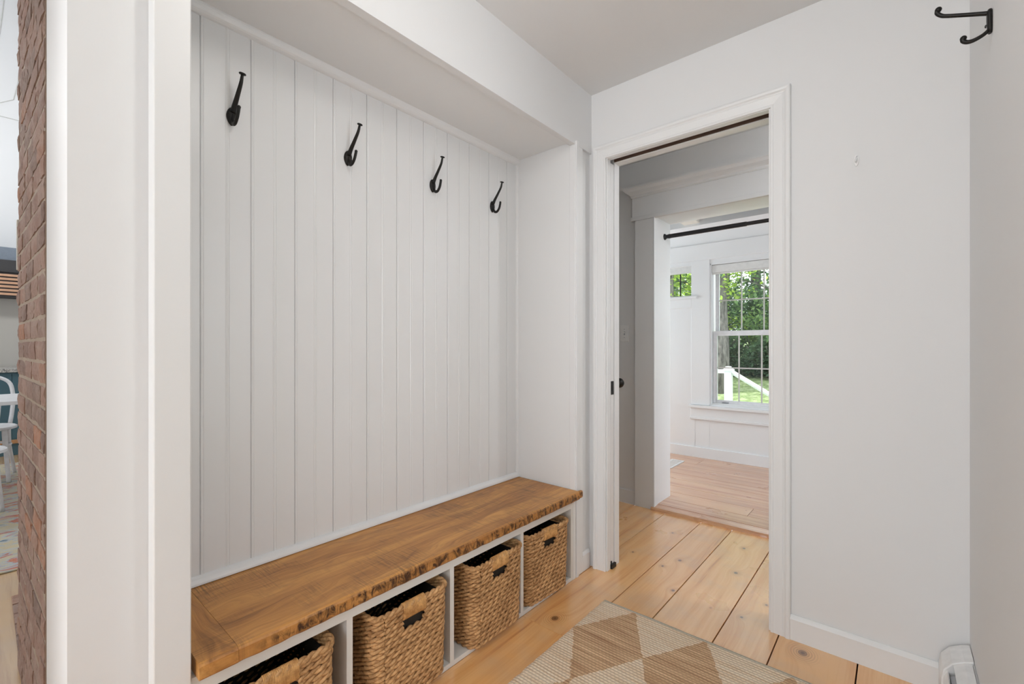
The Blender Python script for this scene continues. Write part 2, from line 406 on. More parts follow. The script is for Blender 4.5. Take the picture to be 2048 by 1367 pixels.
# alcove lining
m = MB().box(-1.60, -1.241, .285, 1.925, 2.1635, 2.176)         # soffit
m.box(-1.60, -1.205, 1.905, 1.927, .0, 2.1645)                  # right cheek
m.box(-1.60, -1.205, .283, .296, .0, 2.1645)                    # left cheek
struct(m.build('wall_alcove', M['trim'], bevel=.0015), 'white painted lining of the coat alcove')
# beadboard back: profile along Y
prof = [(.285, 0)]
k = 0
g0 = .4215
for i in range(-2, 22):
    y = g0+.0699*i
    if y < .30 or y > 1.895: continue
    if i % 2 == 0: prof += [(y-.0016, 0), (y-.0008, -.0042), (y+.0008, -.0042), (y+.0016, -.0006), (y+.004, .0012), (y+.0065, .0004), (y+.0082, -.0018), (y+.0105, 0)]
    else: prof += [(y-.0035, 0), (y-.0018, -.0018), (y, -.0006), (y+.003, .0012), (y+.006, -.0006), (y+.0078, -.0018), (y+.0095, 0)]
prof += [(1.925, 0)]
n = len(prof)
prof = [(y, d*(.9 if d < -.004 else .55)) for y, d in prof]
m = MB(); m.add([(XB+d, y, .0) for y, d in prof]+[(XB+d, y, 2.17) for y, d in prof]+[(-1.606, .285, 0), (-1.606, 1.925, 0), (-1.606, .285, 2.17), (-1.606, 1.925, 2.17)],
      [(i, i+1, n+i+1, n+i) for i in range(n-1)]+[(2*n, 2*n+2, 2*n+3, 2*n+1)])
struct(m.build('wall_beadboard', M['trim']), 'white beadboard back of the coat alcove')
def qround(r, k=6): return [(r*cos(a*pi/2/k), r*sin(a*pi/2/k)) for a in range(k+1)]
# mouldings: under the soffit, over the bench, in the corners
q = qround(1)
m = MB().extrude([(XB-.002, 2.166)]+[(XB+.026*c, 2.166-.031*s_) for c, s_ in q]+[(XB-.002, 2.135)], 'y', .296, 1.905)
struct(m.build('trim_1', M['trim'], smooth=False), 'white moulding under the alcove soffit')
m = MB().extrude([(XB-.002, .434)]+[(XB+.022*c, .436+.022*s_) for c, s_ in q]+[(XB-.002, .458)], 'y', .296, 1.905)
struct(m.build('trim_2', M['trim']), 'white quarter round above the bench')
m = MB().extrude([(XB-.002, 1.906)]+[(XB+.012*c, 1.906-.012*s_) for c, s_ in q], 'z', .45, 2.14)
struct(m.build('trim_3', M['trim']))
# alcove posts
struct(MB().box(-1.245, -1.2, .2335, .302, 0, CZ-.002).build('trim_4', M['trim'], bevel=.003), 'white flat post trim beside the opening')
struct(MB().box(-1.245, -1.2115, 1.9, 1.973, 0, 2.1465).build('trim_5', M['trim'], bevel=.003), 'white flat post trim at the end of the bench')
# right, rear walls
struct(MB().box(XR, XR+.12, -2.6, .82, 0, CZ).box(XR, XR+.12, 1.20, YW2, 0, CZ).box(XR, XR+.12, .82, 1.20, 0, .60).box(XR, XR+.12, .82, 1.20, 1.95, CZ).build('wall_right', M['wall']), 'plain white wall on the right')  # unseen gap beside the camera, added to pass the side fill
m = MB().box(-1.4, -1.25, -2.62, -2.5, 0, CZ).box(-1.25, .2, -2.62, -2.5, 0, .5).box(-1.25, .2, -2.62, -2.5, 2.38, CZ).box(.18, .3, -2.62, -2.5, 0, CZ)  # unseen gap behind the camera, added to pass the rear fill
struct(m.build('wall_rear', M['wall']))
# doorway wall: two skins with a pocket between
m = MB()
m.box(-1.225, DL, YW, 2.094, 0, CZ); m.box(DL, DR, YW, 2.094, DH, CZ); m.box(DR, .19, YW, YW2, 0, CZ)
m.box(-2.6, DL, 2.1375, YW2, 0, 2.49); m.box(DL, DR, 2.1375, YW2, DH, 2.49); m.box(.19, 1.6, YW, YW2, 0, 2.49)
m.box(-2.6, -1.226, 2.06, 2.094, 0, 2.49); m.box(DR, .19, 2.10, YW2, CZ, 2.49)
struct(m.build('wall_far', M['wall']), 'white wall with a cased doorway')
struct(MB().box(-1.9, DR, 2.0955, 2.1365, 2.160, 2.175).box(DL, DR, 2.1345, 2.1385, DH-.001, 2.160).box(DL, DR, 2.0925, 2.0965, DH-.001, 2.160).build('trim_6', M['slot']), 'dark pocket door track slot in the doorway head')
# casing of the doorway: mitred profile sweep
def casing(name, a, b, c, y, prof, mat, label):
    """U casing: inner edges a, b, head c, on plane y facing -Y. prof = (w from inner edge, thickness)"""
    m = MB(); N = len(prof)
    for (w_, t) in prof: m.add([(a-w_, y-t, 0), (a-w_, y-t, c+w_), (b+w_, y-t, c+w_), (b+w_, y-t, 0)], [])
    for i in range(N-1):
        for k in range(3): m.f.append([i*4+k, i*4+k+1, (i+1)*4+k+1, (i+1)*4+k]); m.r.append(0); m.mi.append(0)
    for k in (0, 3): m.f.append([i*4+k for i in range(N)]); m.r.append(0); m.mi.append(0)
    return struct(m.build(name, mat), label)
CP = [(0, 0), (0, .0095), (.003, .0115), (.008, .0115), (.011, .0095), (.014, .0105), (.034, .0125), (.042, .0135), (.046, .0115), (.050, .0135), (.055, .0185), (.062, .0195), (.067, .018), (.070, .014), (.070, 0)]
casing('trim_7', DL-.005, DR+.005, DH-.004, YW, CP, M['trim'], 'white moulded casing of the doorway')
# jamb edges either side of the pocket slot
m = MB().box(DL-.004, DL+.002, YW-.002, 2.092, 0, DH).box(DL-.004, DL+.002, 2.1395, YW2, 0, DH)
m.box(DL, DR, YW-.002, 2.092, DH-.006, DH+.002).box(DL, DR, 2.1395, YW2, DH-.006, DH+.002)
m.box(DR-.002, DR+.005, YW-.002, YW2, 0, DH)
struct(m.build('trim_8', M['trim'], bevel=.0015), 'white jamb of the doorway')
# pocket door, slid into the wall
d = struct(MB().box(-1.86, DL-.001, 2.0975, 2.1335, .012, 2.09).build('door_1', M['trim'], bevel=.002), 'white pocket door slid into the wall')
pl = MB().box(DL-.004, DL+.0012, 2.1015, 2.1295, .895, .965).build('edge_pull', M['black'], d, bevel=.002); pl['label'] = 'black edge pull of the pocket door'
MB().box(DL+.0011, DL+.0030, 2.108, 2.123, .915, .945).build('finger_latch', M['black'], pl, bevel=.0008)
m = MB().box(-1.132, -1.112, 2.094, 2.140, 0.0005, .022).box(-1.1215, -1.1165, 2.097, 2.103, .0, .04)
tag(m.build('floor_guide', M['black'], bevel=.001), 'small black door guide on the floor at the foot of the doorway jamb', 'door guide')

def baseboard(name, pts_axis, a, b, face, h, t, label=None, mat=None, sgn=-1, cap=True):
    """profile in the wall-normal direction"""
    pr = [(0, 0), (t, 0), (t, h*.80), (t*1.25, h*.82), (t*1.25, h*.86), (t*.75, h*.95), (t*.4, h), (0, h)] if cap else [(0, 0), (t, 0), (t, h-.003), (t-.003, h), (0, h)]
    pr = [(face+sgn*p, z) for p, z in pr]
    m = MB()
    m.extrude(pr, pts_axis, a, b)
    return struct(m.build(name, mat or M['trim']), label)
baseboard('baseboard_far', 'x', DR+.074, XR, YW, .096, .014, 'white baseboard right of the doorway')
baseboard('baseboard_post', 'y', 1.974, 2.043, -1.224, .095, .010, None, None, +1)
baseboard('baseboard_right', 'y', -2.4, -1.0, XR, .096, .014)

# ------------------------------------------------------------------ hall beyond the doorway
YH, YH2 = 3.07, 3.325
OL, OR_, OH = -1.296, -.30, 2.062
struct(MB().box(-2.6, 1.6, YW2-.05, YH2, 2.478, 2.56).build('ceiling_hall', M['hall']))
m = MB().box(-3.2, OL, YH, YH2, 0, 2.48).box(OL, OR_, YH, YH2, OH, 2.48).box(OR_, 1.6, YH, YH2, 0, 2.48)
m.box(-2.7, -2.6, YW2, YH, 0, 2.48).box(1.5, 1.6, YW2, YH2, 0, 2.48)
struct(m.build('wall_hall', M['hall'], bevel=.002), 'grey white hall wall with a wide opening')
m = MB().box(-1.439, OL, YH-.020, YH, 0, 2.05).box(OR_, OR_+.143, YH-.02, YH, 0, 2.05)
m.box(-1.470, OR_+.174, YH-.026, YH, 2.05, 2.077)
m.box(-1.460, OR_+.164, YH-.022, YH, 2.077, 2.214)
struct(m.build('trim_9', M['hall'], bevel=.002), 'flat casing and frieze of the hall opening')
cp = [(0, 2.214), (.024, 2.214), (.030, 2.222), (.030, 2.230), (.040, 2.240), (.058, 2.252), (.068, 2.266), (.072, 2.270), (.072, 2.284), (0, 2.284)]
m = MB(); NN = len(cp)
xa, xb = -1.460, OR_+.164
vs_ = []
for (t, z) in cp: vs_ += [(xa-max(t-.022, 0), YH, z), (xa-max(t-.022, 0), YH-t, z), (xb+max(t-.022, 0), YH-t, z), (xb+max(t-.022, 0), YH, z)]
fs = [(i*4+k, i*4+k+1, (i+1)*4+k+1, (i+1)*4+k) for i in range(NN-1) for k in range(3)]
m.add(vs_, fs); struct(m.build('trim_10', M['hall']), 'crown moulding over the hall opening')
m = MB().box(OL-.004, OL+.004, YH-.022, YH2+.015, .02, OH).box(OR_-.004, OR_+.004, YH-.022, YH2+.015, .02, OH).box(OL, OR_, YH-.022, YH2+.015, OH-.004, OH+.004)
struct(m.build('trim_11', M['cool'], bevel=.002), 'white jamb lining of the hall opening')
baseboard('baseboard_hall', 'x', -2.6, -1.44, YH, .100, .012, None, M['hall'], -1, False)
# worn threshold
m = MB(); n_ = 30
top = []; 
for i in range(n_+1):
    x_ = OL-.02+(OR_-OL+.04)*i/n_; wv = .006*noise.noise((x_*7, 1, 0))+.004*noise.noise((x_*23, 5, 0))
    top.append((x_, wv))
vs_ = []
for x_, wv in top: vs_ += [(x_, YH-.035+wv, .0005), (x_, YH-.034+wv, .012+wv*.3), (x_, YH-.024+wv, .021), (x_, YH+.05, .029), (x_, YH+.05, .0005)]
m.add(vs_, [(i*5+k, i*5+k+1, (i+1)*5+k+1, (i+1)*5+k) for i in range(n_) for k in range(4)]+[(0, 1, 2, 3, 4), tuple(n_*5+k for k in range(5))])
m.r = [.6]*len(m.f); struct(m.build('floor_threshold', M['oldpine']), 'worn wooden threshold board')

# ------------------------------------------------------------------ far room
FY = 4.70; FZ = .03
rows = [3.11, 3.265, 3.44, 3.60, 3.80, 3.98, 4.20, 4.40, 4.62, 4.80]
m = planks(rows, -3.2, 2.0, FZ, .003, [(1, -.75), (3, -.5), (5, -1.6), (7, -1.45)], 'X', .03)
struct(m.build('floor_far_room', M['oldpine'], bevel=.001), 'reddish old floorboards of the far room')
W1 = (-1.420, -.695, .575, 1.972); W2 = (-1.93, -1.564, 1.660, 1.986)
m = MB()
m.box(-3.2, W2[0], FY, FY+.16, 0, 2.5); m.box(W2[0], W2[1], FY, FY+.16, 0, W2[2]); m.box(W2[0], W2[1], FY, FY+.16, W2[3], 2.5)
m.box(W2[1], W1[0], FY, FY+.16, 0, 2.5); m.box(W1[0], W1[1], FY, FY+.16, 0, W1[2]); m.box(W1[0], W1[1], FY, FY+.16, W1[3], 2.5)
m.box(W1[1], 2.0, FY, FY+.16, 0, 2.5)
struct(m.build('wall_window', M['cool'], bevel=.0015), 'white far room wall with two windows')
m = MB().box(-3.2, -3.1, YH2, 3.45, 0, 2.5).box(-3.2, -3.1, 4.45, FY, 0, 2.5).box(-3.2, -3.1, 3.45, 4.45, 0, .6).box(-3.2, -3.1, 3.45, 4.45, 2.15, 2.5)  # gap out of view added for the left fill
m.box(2.0, 2.1, YH2, 3.35, 0, 2.5).box(2.0, 2.1, 4.55, FY, 0, 2.5).box(2.0, 2.1, 3.35, 4.55, 0, .55).box(2.0, 2.1, 3.35, 4.55, 2.15, 2.5)  # gap out of view added for the right fill
struct(m.build('wall_far_room_sides', M['cool']))
# applied boards
m = MB().box(-3.1, 2.0, FY-.016, FY, 2.015, 2.175)
m.box(-1.598, W1[0], FY-.010, FY, .56, 2.015)
m.box(-3.1, -1.598, FY-.010, FY, 1.542, 1.634)
m.box(W1[1], W1[1]+.18, FY-.010, FY, .56, 2.015)
struct(m.build('trim_12', M['cool'], bevel=.002), 'flat white frieze and stile boards around the windows')
struct(MB().box(-1.62, W1[1]+.20, FY-.045, FY+.05, .532, .558).box(-1.604, W1[1]+.18, FY-.014, FY, .432, .532).box(-1.610, W1[1]+.186, FY-.024, FY, .414, .436).build('trim_13', M['cool'], bevel=.003), 'white sill and apron under the double hung window')
struct(MB().box(-2.0, -1.539, FY-.032, FY+.05, 1.634, 1.660).build('trim_14', M['cool'], bevel=.003), 'white sill under the small window')
baseboard('baseboard_window', 'x', -3.1, 2.0, FY, .133, .016, None, M['cool'], -1, False)
# ceiling of old boards with beams
m = MB(); 
for i in range(9): 
    m.curR = R.random(); m.box(-3.2, 2.1, 3.31+.17*i, 3.31+.17*i+.168, 2.42, 2.46)
m.box(-3.2, 2.1, 3.31, 4.86, 2.46, 2.5)
struct(m.build('ceiling_far_room', M['timber']), 'weathered board ceiling')
m = MB().box(-3.1, 2.0, 4.34, FY, 2.281, 2.42)
struct(m.build('trim_15', M['cool']), 'white boxed plate at the window wall ceiling')
tag(MB().box(-1.40, 2.0, 3.94, 4.10, 2.29, 2.42).build('ceiling_beam', M['timber'], bevel=.006), 'weathered grey timber beam across the far room ceiling', 'beam')
tag(MB().box(-1.545, -1.40, 3.33, 4.34, 2.30, 2.42).build('ceiling_beam', M['palebeam'], bevel=.006), 'pale painted beam running toward the window wall', 'beam')

def window(name, W, label, sashes):
    x0, x1, z0, z1 = W
    fr = struct(MB().box(x0-.001, x0+.014, FY-.002, FY+.15, z0, z1).box(x1-.014, x1+.001, FY-.002, FY+.15, z0, z1).box(x0, x1, FY-.002, FY+.15, z1-.014, z1+.001).box(x0, x1, FY+.02, FY+.15, z0-.001, z0+.012)
            .build(name, M['cool'], bevel=.002), label)
    for (a, b, c, d_, y, rail_b, rail_t, stile, vs2, hs) in sashes:
        m = MB().box(a, a+stile, y, y+.03, c, d_).box(b-stile, b, y, y+.03, c, d_).box(a+stile, b-stile, y, y+.03, c, c+rail_b).box(a+stile, b-stile, y, y+.03, d_-rail_t, d_)
        s_ = m.build('sash', M['vinyl'], fr, bevel=.003)
        MB().box(a+stile, b-stile, y+.013, y+.017, c+rail_b, d_-rail_t).build('pane', M['glass'], s_)
        mm = MB()
        for v in vs2: mm.box(v-.006, v+.006, y+.006, y+.012, c+rail_b, d_-rail_t)
        for h in hs: mm.box(a+stile, b-stile, y+.0065, y+.0115, h-.006, h+.006)
        if mm.v: mm.build('grille', M['muntin'] if name == 'window_1' else M['rod'], s_)
    return fr
w1 = window('window_1', W1, 'white double hung window with grilles', [
    (-1.392, -.723, 1.26, 1.960, FY+.082, .045, .045, .036, (-1.165+.015, -.968+.012), (1.605,)),
    (-1.402, -.713, .587, 1.300, FY+.046, .030, .046, .038, (-1.165, -.968), (.938,))])
MB().box(-1.405, -.71, FY+.012, FY+.05, 1.880, 1.955).box(-1.405, -.71, FY+.020, FY+.04, 1.865, 1.880).build('roller_shade', M['plastic'], w1, bevel=.004)
for xx in (-1.285, -.83):
    lt = MB().box(xx-.028, xx+.028, FY+.026, FY+.046, .588, .601).build('sash_lift', M['grey'], w1, bevel=.003)
w2 = window('window_2', W2, 'small white window over the wainscot', [(-1.92, -1.572, 1.668, 1.98, FY+.07, .002, .006, .004, (-1.739,), ())])
MB().box(-1.925, -1.567, FY+.014, FY+.05, 1.905, 1.975).build('roller_shade', M['plastic'], w2, bevel=.004)

# floor register by the jamb
t = thing('floor_register', (-1.64, 4.27, FZ), 'grey white floor register set in the reddish boards behind the opening jamb', 'floor vent')
fr_ = MB().box(-1.70, -1.575, 4.10, 4.125, FZ, FZ+.004).box(-1.70, -1.575, 4.415, 4.44, FZ, FZ+.004).box(-1.70, -1.68, 4.125, 4.415, FZ, FZ+.004).box(-1.595, -1.575, 4.125, 4.415, FZ, FZ+.004)
fr_.build('frame', M['plastic'], t, bevel=.001)
m = MB()
for i in range(14): m.box(-1.68, -1.595, 4.130+.0205*i, 4.142+.0205*i, FZ, FZ+.003)
m.build('grille', M['plastic'], t)

# tension rod across the opening
t = thing('curtain_rod', (OL, 3.23, 1.945), 'black tension rod with no curtain across the hall opening', 'curtain rod')
m = MB().lathe([(.0150, 0), (.0150, .52)], (OL+.03, 3.23, 1.945), 'x', 16).lathe([(.0125, .52), (.0125, .92)], (OL+.03, 3.23, 1.945), 'x', 16)
m.build('rod', M['rod'], t, smooth=False)
for xx, sg in ((OL+.004, 1), (OR_-.004, -1)):
    prof_ = [(.0225, 0), (.0225, .004), (.018, .010), (.013, .016), (.0155, .030), (.0165, .040), (.0135, .050)]
    MB().lathe([(r, sg*h) for r, h in prof_], (xx, 3.23, 1.945), 'x', 20).build('end_cap', M['rod'], t)
# switch plate
t = thing('light_switch', (-1.527, YH, 1.243), 'white switch plate on the grey hall wall beside the doorway', 'light switch')
MB().box(-1.561, -1.493, YH-.006, YH, 1.181, 1.304).build('plate', M['plastic'], t, bevel=.003)
MB().box(-1.532, -1.522, YH-.0068, YH-.0055, 1.230, 1.256).build('slot', M['grey'], t)
MB().box(-1.530, -1.524, YH-.016, YH-.006, 1.243, 1.252).build('toggle', M['plastic'], t, bevel=.001)
for zz in (1.213, 1.273): MB().lathe([(.003, 0), (.003, -.0012)], (-1.527, YH-.0058, zz), 'y', 10).build('screw', M['grey'], t)
# black knob on the hall side of the partition
t = thing('door_knob', (-1.146, YW2, .947), 'round black knob poking out behind the doorway jamb on the hall side', 'knob')
MB().lathe([(.026, 0), (.026, .004), (.018, .008)], (-1.146, YW2, .947), 'y', 24).build('rosette', M['black'], t)
MB().lathe([(.009, .006), (.009, .030), (.018, .036), (.025, .046), (.0265, .056), (.022, .066), (.010, .071), (.001, .072)], (-1.146, YW2, .947), 'y', 24).build('knob', M['black'], t, smooth=True)

# ------------------------------------------------------------------ bench
YD = [.296, .690, 1.0855, 1.481, 1.8665]      # divider centres
t = thing('cubby_cabinet', (-1.39, 1.1, 0), 'white painted open cubby cabinet under the wooden bench top', 'cabinet')
FXc = -1.207
MB().box(-1.585, FXc-.002, .300, 1.903, .0005, .018).build('bottom_panel', M['cream'], t, bevel=.001)
MB().box(-1.585, -1.575, .300, 1.903, .018, .39).build('back_panel', M['cream'], t)
MB().box(FXc-.018, FXc, .287+.0165, 1.8755, .354, .395).build('face_rail', M['cream'], t, bevel=.001)
for i, y in enumerate(YD):
    a = y-.0095 if i else y+.001
    MB().box(-1.575, FXc-.0005, a, y+.0095, .0185, .39).build('divider', M['cream'], t, bevel=.001)
MB().box(-1.575, FXc-.02, .300, 1.8755, .3905, .3955).build('top_panel', M['cream'], t)
MB().box(FXc-.016, FXc, 1.877, 1.8985, .0005, .395).build('end_stile', M['trim'], t, bevel=.001)

# bench top: end board + long slab with an uneven front edge
t = thing('bench_top', (-1.39, 1.1, .396), 'thick brown rough-sawn wooden bench top with a dark chattered front edge', 'bench top')
BX0, BX1, BZ0, BZ1 = -1.588, -1.180, .396, .434
def slabmesh(y0, y1, step, jit, mats, name, rend):
    m = MB(); n_ = max(2, int((y1-y0)/step)); rings = []
    for i in range(n_+1):
        y = y0+(y1-y0)*i/n_
        j = jit*(noise.noise((0, y*9, 3))*.5+noise.noise((0, y*40, 9))*.5) if jit else 0
        j2 = jit*noise.noise((4, y*26, 1)) if jit else 0
        e = 0
        if rend and i == n_: e = .004
        rings.append([(BX0, y, BZ0), (BX1-.003+j2-e, y, BZ0), (BX1+j-e, y, BZ0+.004), (BX1+j-.001-e, y, BZ0+.018), (BX1+j*.6-.002-e, y, BZ1-.008), (BX1-.005-e, y, BZ1-.003), (BX1-.012-e, y, BZ1-e*.2), (BX0, y, BZ1)])
    K = 8
    m.add([p for r in rings for p in r], [])
    for i in range(n_):
        for k in range(K):
            m.f.append([i*K+k, i*K+(k+1) % K, (i+1)*K+(k+1) % K, (i+1)*K+k]); m.r.append(0); m.mi.append(1 if k in (1, 2, 3, 4) else 0)
    m.f.append(list(range(K-1, -1, -1))); m.r.append(0); m.mi.append(0)
    m.f.append([n_*K+k for k in range(K)]); m.r.append(0); m.mi.append(1)
    return m.build(name, mats, t)
eb = slabmesh(.312, .3905, .02, 0, [M['slabend'], M['slabend']], 'end_board', False); eb['label'] = 'cross-grain end board'
slabmesh(.3912, 1.899, .006, .0035, [M['slab'], M['slabedge']], 'board', True)
# nose lapping over the end post
m = MB().box(-1.2028, BX1-.003, 1.8992, 1.932, BZ0, BZ1-.002)
m.build('end_nose', M['slabedge'], t, bevel=.008, seg=3)

# ------------------------------------------------------------------ baskets
def rrect(w_, d_, r, step):
    """rounded rectangle path, w along Y, d along X, anticlockwise; returns (x, y, nx, ny)"""
    out = []; hx, hy = d_/2-r, w_/2-r
    segs = [((hx+r, -hy), (hx+r, hy), None), ((hx, hy), 0, pi/2), ((hx, hy+r), (-hx, hy+r), None), ((-hx, hy), pi/2, pi),
            ((-hx-r, hy), (-hx-r, -hy), None), ((-hx, -hy), pi, 1.5*pi), ((-hx, -hy-r), (hx, -hy-r), None), ((hx, -hy), 1.5*pi, 2*pi)]
    for s_ in segs:
        if s_[2] is None:
            a, b = Vector(s_[0]), Vector(s_[1]); n_ = max(1, int((b-a).length/step)); nn = Vector((b.y-a.y, a.x-b.x)).normalized()
            for i in range(n_): p = a+(b-a)*i/n_; out.append((p.x, p.y, nn.x, nn.y))
        else:
            n_ = max(2, int(r*pi/2/step))
            for i in range(n_):
                th = s_[1]+(s_[2]-s_[1])*i/n_; out.append((s_[0][0]+r*cos(th), s_[0][1]+r*sin(th), cos(th), sin(th)))
    return out
BW, BD, BH = .305, .335, .300
NROW = 17; PITCH = BH/NROW
HZ0, HZ1, HW = PITCH*12.6, PITCH*14.9, .040
def weave():
    m = MB()
    for row in range(NROW):
        z = PITCH*(row+.5); grow = .012*(z/BH-1)
        P = rrect(BW-.018+grow, BD-.018+grow, .034, .0055); n_ = len(P)
        ph0 = row*1.9+R.random()*.6; sgn = 1
        for st in (0, 1):
            pts = []; runs = []; s_ = 0
            for i in range(n_+1):
                x, y, nx, ny = P[i % n_]; x0, y0, *_ = P[i-1]
                if i: s_ += math.hypot(x-x0, y-y0)
                ph = ph0+2*pi*s_/.058+st*pi
                wob = .0013*noise.noise((s_*22, row*3.1, st*7))
                o_ = .0046*cos(ph)+wob; dz = .0047*sin(ph)+.0014*noise.noise((s_*7, row*1.7, 2))
                cut = (HZ0 < z < HZ1) and x > 0 and abs(y) < HW
                if cut:
                    if len(pts) > 1: runs.append(pts)
                    pts = []
                else: pts.append((x+nx*o_, y+ny*o_, z+dz))
            if len(pts) > 1: runs.append(pts)
            for r_ in runs: m.tube(r_, (.0056), 6)
    return m
def rim():
    m = MB()
    for k in range(2):
        P = rrect(BW-.012, BD-.012, .034, .006); s_ = 0; pts = []
        for i, (x, y, nx, ny) in enumerate(P):
            if i: s_ += math.hypot(x-P[i-1][0], y-P[i-1][1])
            ph = 2*pi*s_/.05+k*pi
            pts.append((x+nx*.0045*cos(ph), y+ny*.0045*cos(ph), BH+.003+.004*sin(ph)+.003*noise.noise((s_*9, 4, 0))))
        m.tube(pts, .0062, 6, True)
    return m
def wrap():
    m = MB(); n_ = 24; x0 = (BD-.018)/2
    zc = (PITCH*15+BH+.010)/2; hz = (BH+.012-PITCH*15)/2+.002
    pts = []
    for i in range(n_*14):
        a = 2*pi*i/14; y = -.043+.086*i/(n_*14)
        pts.append((x0+.0135*cos(a), y, zc+hz*sin(a)))
    m.tube(pts, .0022, 5)
    m.tube([(x0, -.043, zc), (x0, .043, zc)], [(hz-.001, .0115)]*2, 10, sq=(0, 0, 1))
    return m
def base_panel():
    m = MB(); P = rrect(BW-.03, BD-.03, .03, .01); n_ = len(P)
    m.add([(x, y, .002) for x, y, *_ in P]+[(x, y, .010) for x, y, *_ in P], [tuple(range(n_-1, -1, -1)), tuple(range(n_, 2*n_))]+[(i, (i+1) % n_, n_+(i+1) % n_, n_+i) for i in range(n_)])
    return m
def lining():
    m = MB(); P = rrect(BW-.040, BD-.040, .028, .012); n_ = len(P)
    m.add([(x, y, .012) for x, y, *_ in P]+[(x, y, BH-.022) for x, y, *_ in P], [(i, (i+1) % n_, n_+(i+1) % n_, n_+i) for i in range(n_)]+[tuple(range(n_))])
    return m
bk0 = thing('storage_basket', (0, 0, 0), 'woven seagrass basket in the cubby nearest the big post, brown leather showing inside', 'basket', 'woven baskets in the cubbies')
weave().build('woven_body', M['seagrass'], bk0, smooth=True)
rim().build('rim', M['seagrass'], bk0, smooth=True)
hw = wrap().build('handle', M['cordwrap'], bk0, smooth=True); hw['label'] = 'pale cord-wrapped handle'
base_panel().build('bottom', M['seagrass'], bk0)
ln = lining().build('lining', M['lining_shade'], bk0); ln['label'] = 'dark lining with inside shade put into its colour'  # stands in for inside shade; only the first two baskets count as lined
def copy_tree(o, parent=None):
    c = o.copy(); COL.objects.link(c)
    if parent: c.parent = parent
    for ch in list(o.children): copy_tree(ch, c)
    return c
bl = [None, 'woven seagrass basket with white cloth tags showing inside its dark lining',
      'woven seagrass basket third along from the big post, pulled forward of the cubby divider',
      'woven seagrass basket in the end cubby next to the doorway']
bpos = [((-1.345, .488), 0), ((-1.345, .900), 0), ((-1.343, 1.309), .5), ((-1.352, 1.668), -3.6)]
baskets = [bk0]+[copy_tree(bk0) for i in range(3)]
for b, (p, a), l in zip(baskets, bpos, bl):
    b.location = (p[0], p[1], .0185); b.rotation_euler = (0, 0, radians(a))
    if l: b['label'] = l
def care(parent, pts):
    m = MB(); m.add(pts+[(p[0]+.0008, p[1]+.0004, p[2]) for p in pts], [(0, 1, 2, 3), (7, 6, 5, 4), (0, 4, 5, 1), (1, 5, 6, 2), (2, 6, 7, 3), (3, 7, 4, 0)])
    me_o = m.build('care_tag', M['tag']); me_o.parent = parent; me_o['label'] = 'white cloth tag'
care(baskets[1], [(-.10, .045, .262), (-.10, .075, .272), (-.098, .076, .222), (-.098, .046, .212)])
care(baskets[1], [(.095, -.128, .275), (.125, -.124, .275), (.125, -.124, .235), (.095, -.128, .235)])
# leather pouch inside the first basket
t = thing('leather_pouch', (-1.31, .545, .03), 'brown leather pouch with a pale corded edge standing inside the basket nearest the big post', 'pouch')
arc = [(.5-.5*cos(pi*i/16), sin(pi*i/16)) for i in range(17)]
y0_, wy = .455, .165
m = MB(); ptsA = [(-1.272+.018*a, y0_+wy*a, .05+.215*b**.6) for a, b in arc]; ptsB = [(x-.03, y, z-.004) for x, y, z in ptsA]
n_ = len(arc); m.add(ptsA+ptsB+[(-1.272+.018*a, y0_+wy*a, .032) for a, b in arc]+[(-1.302+.018*a, y0_+wy*a, .032) for a, b in arc],
      [(i, i+1, n_+i+1, n_+i) for i in range(n_-1)]+[(i, i+1, 2*n_+i+1, 2*n_+i) for i in range(n_-1)]+[(n_+i, n_+i+1, 3*n_+i+1, 3*n_+i) for i in range(n_-1)]+[(2*n_+i, 2*n_+i+1, 3*n_+i+1, 3*n_+i) for i in range(n_-1)])
m.build('body', M['leather'], t, smooth=False)
MB().tube([(x, y, z+.001) for x, y, z in ptsA], .0042, 8).build('corded_edge', M['leathercord'], t, smooth=True)

# ------------------------------------------------------------------ coat hooks on the beadboard
def hook(label, y, z):
    o = thing('coat_hook', (XB, y, z), label, 'coat hook', 'black coat hooks on the beadboard')
    return o
h0 = thing('coat_hook', (0, 0, 0), 'black iron coat hook nearest the big post, first of the row', 'coat hook', 'black coat hooks on the beadboard')
# plate: domed teardrop oval
m = MB(); NA = 28; rg = []
for (s_, d_) in ((1, .0005), (1, .003), (.86, .0058), (.55, .0085), (.2, .0098), (.02, .010)):
    ring_ = []
    for k in range(NA):
        a = 2*pi*k/NA; yy = .0165*cos(a); zz = .029*sin(a)
        if zz < 0: yy *= (1-.30*(zz/.029)**2)
        ring_.append((d_, yy*s_, zz*s_-.001))
    rg.append(ring_)
m.add([p for r in rg for p in r], [(i*NA+k, i*NA+(k+1) % NA, (i+1)*NA+(k+1) % NA, (i+1)*NA+k) for i in range(5) for k in range(NA)]+[tuple(range(NA)), tuple(5*NA+k for k in range(NA))])
m.build('plate', M['black'], h0, smooth=True)
pts = bez([(.007, 0, .012), (.020, 0, .032), (.041, 0, .058), (.061, 0, .085), (.068, 0, .107)], 8); N_ = len(pts)
m = MB().tube(pts, [(.0066-.0024*i/N_, .0085-.0045*i/N_) for i in range(N_)], 10, sq=(1, 0, 0))
m.build('upper_arm', M['black'], h0, smooth=True)
m = MB(); c_ = Vector((.0685, 0, .109)); ax = Vector((.25, 0, 1)).normalized()
m.tube([c_-ax*.002, c_-ax*.001, c_+ax*.001, c_+ax*.0035, c_+ax*.0048], [.0045, .0088, .0102, .0090, .004], 16)
m.build('knob', M['black'], h0, smooth=True)
pts = bez([(.007, 0, .004), (.010, 0, -.016), (.020, 0, -.030), (.036, 0, -.031), (.050, 0, -.016), (.0565, 0, .004), (.0575, 0, .010)], 7); N_ = len(pts)
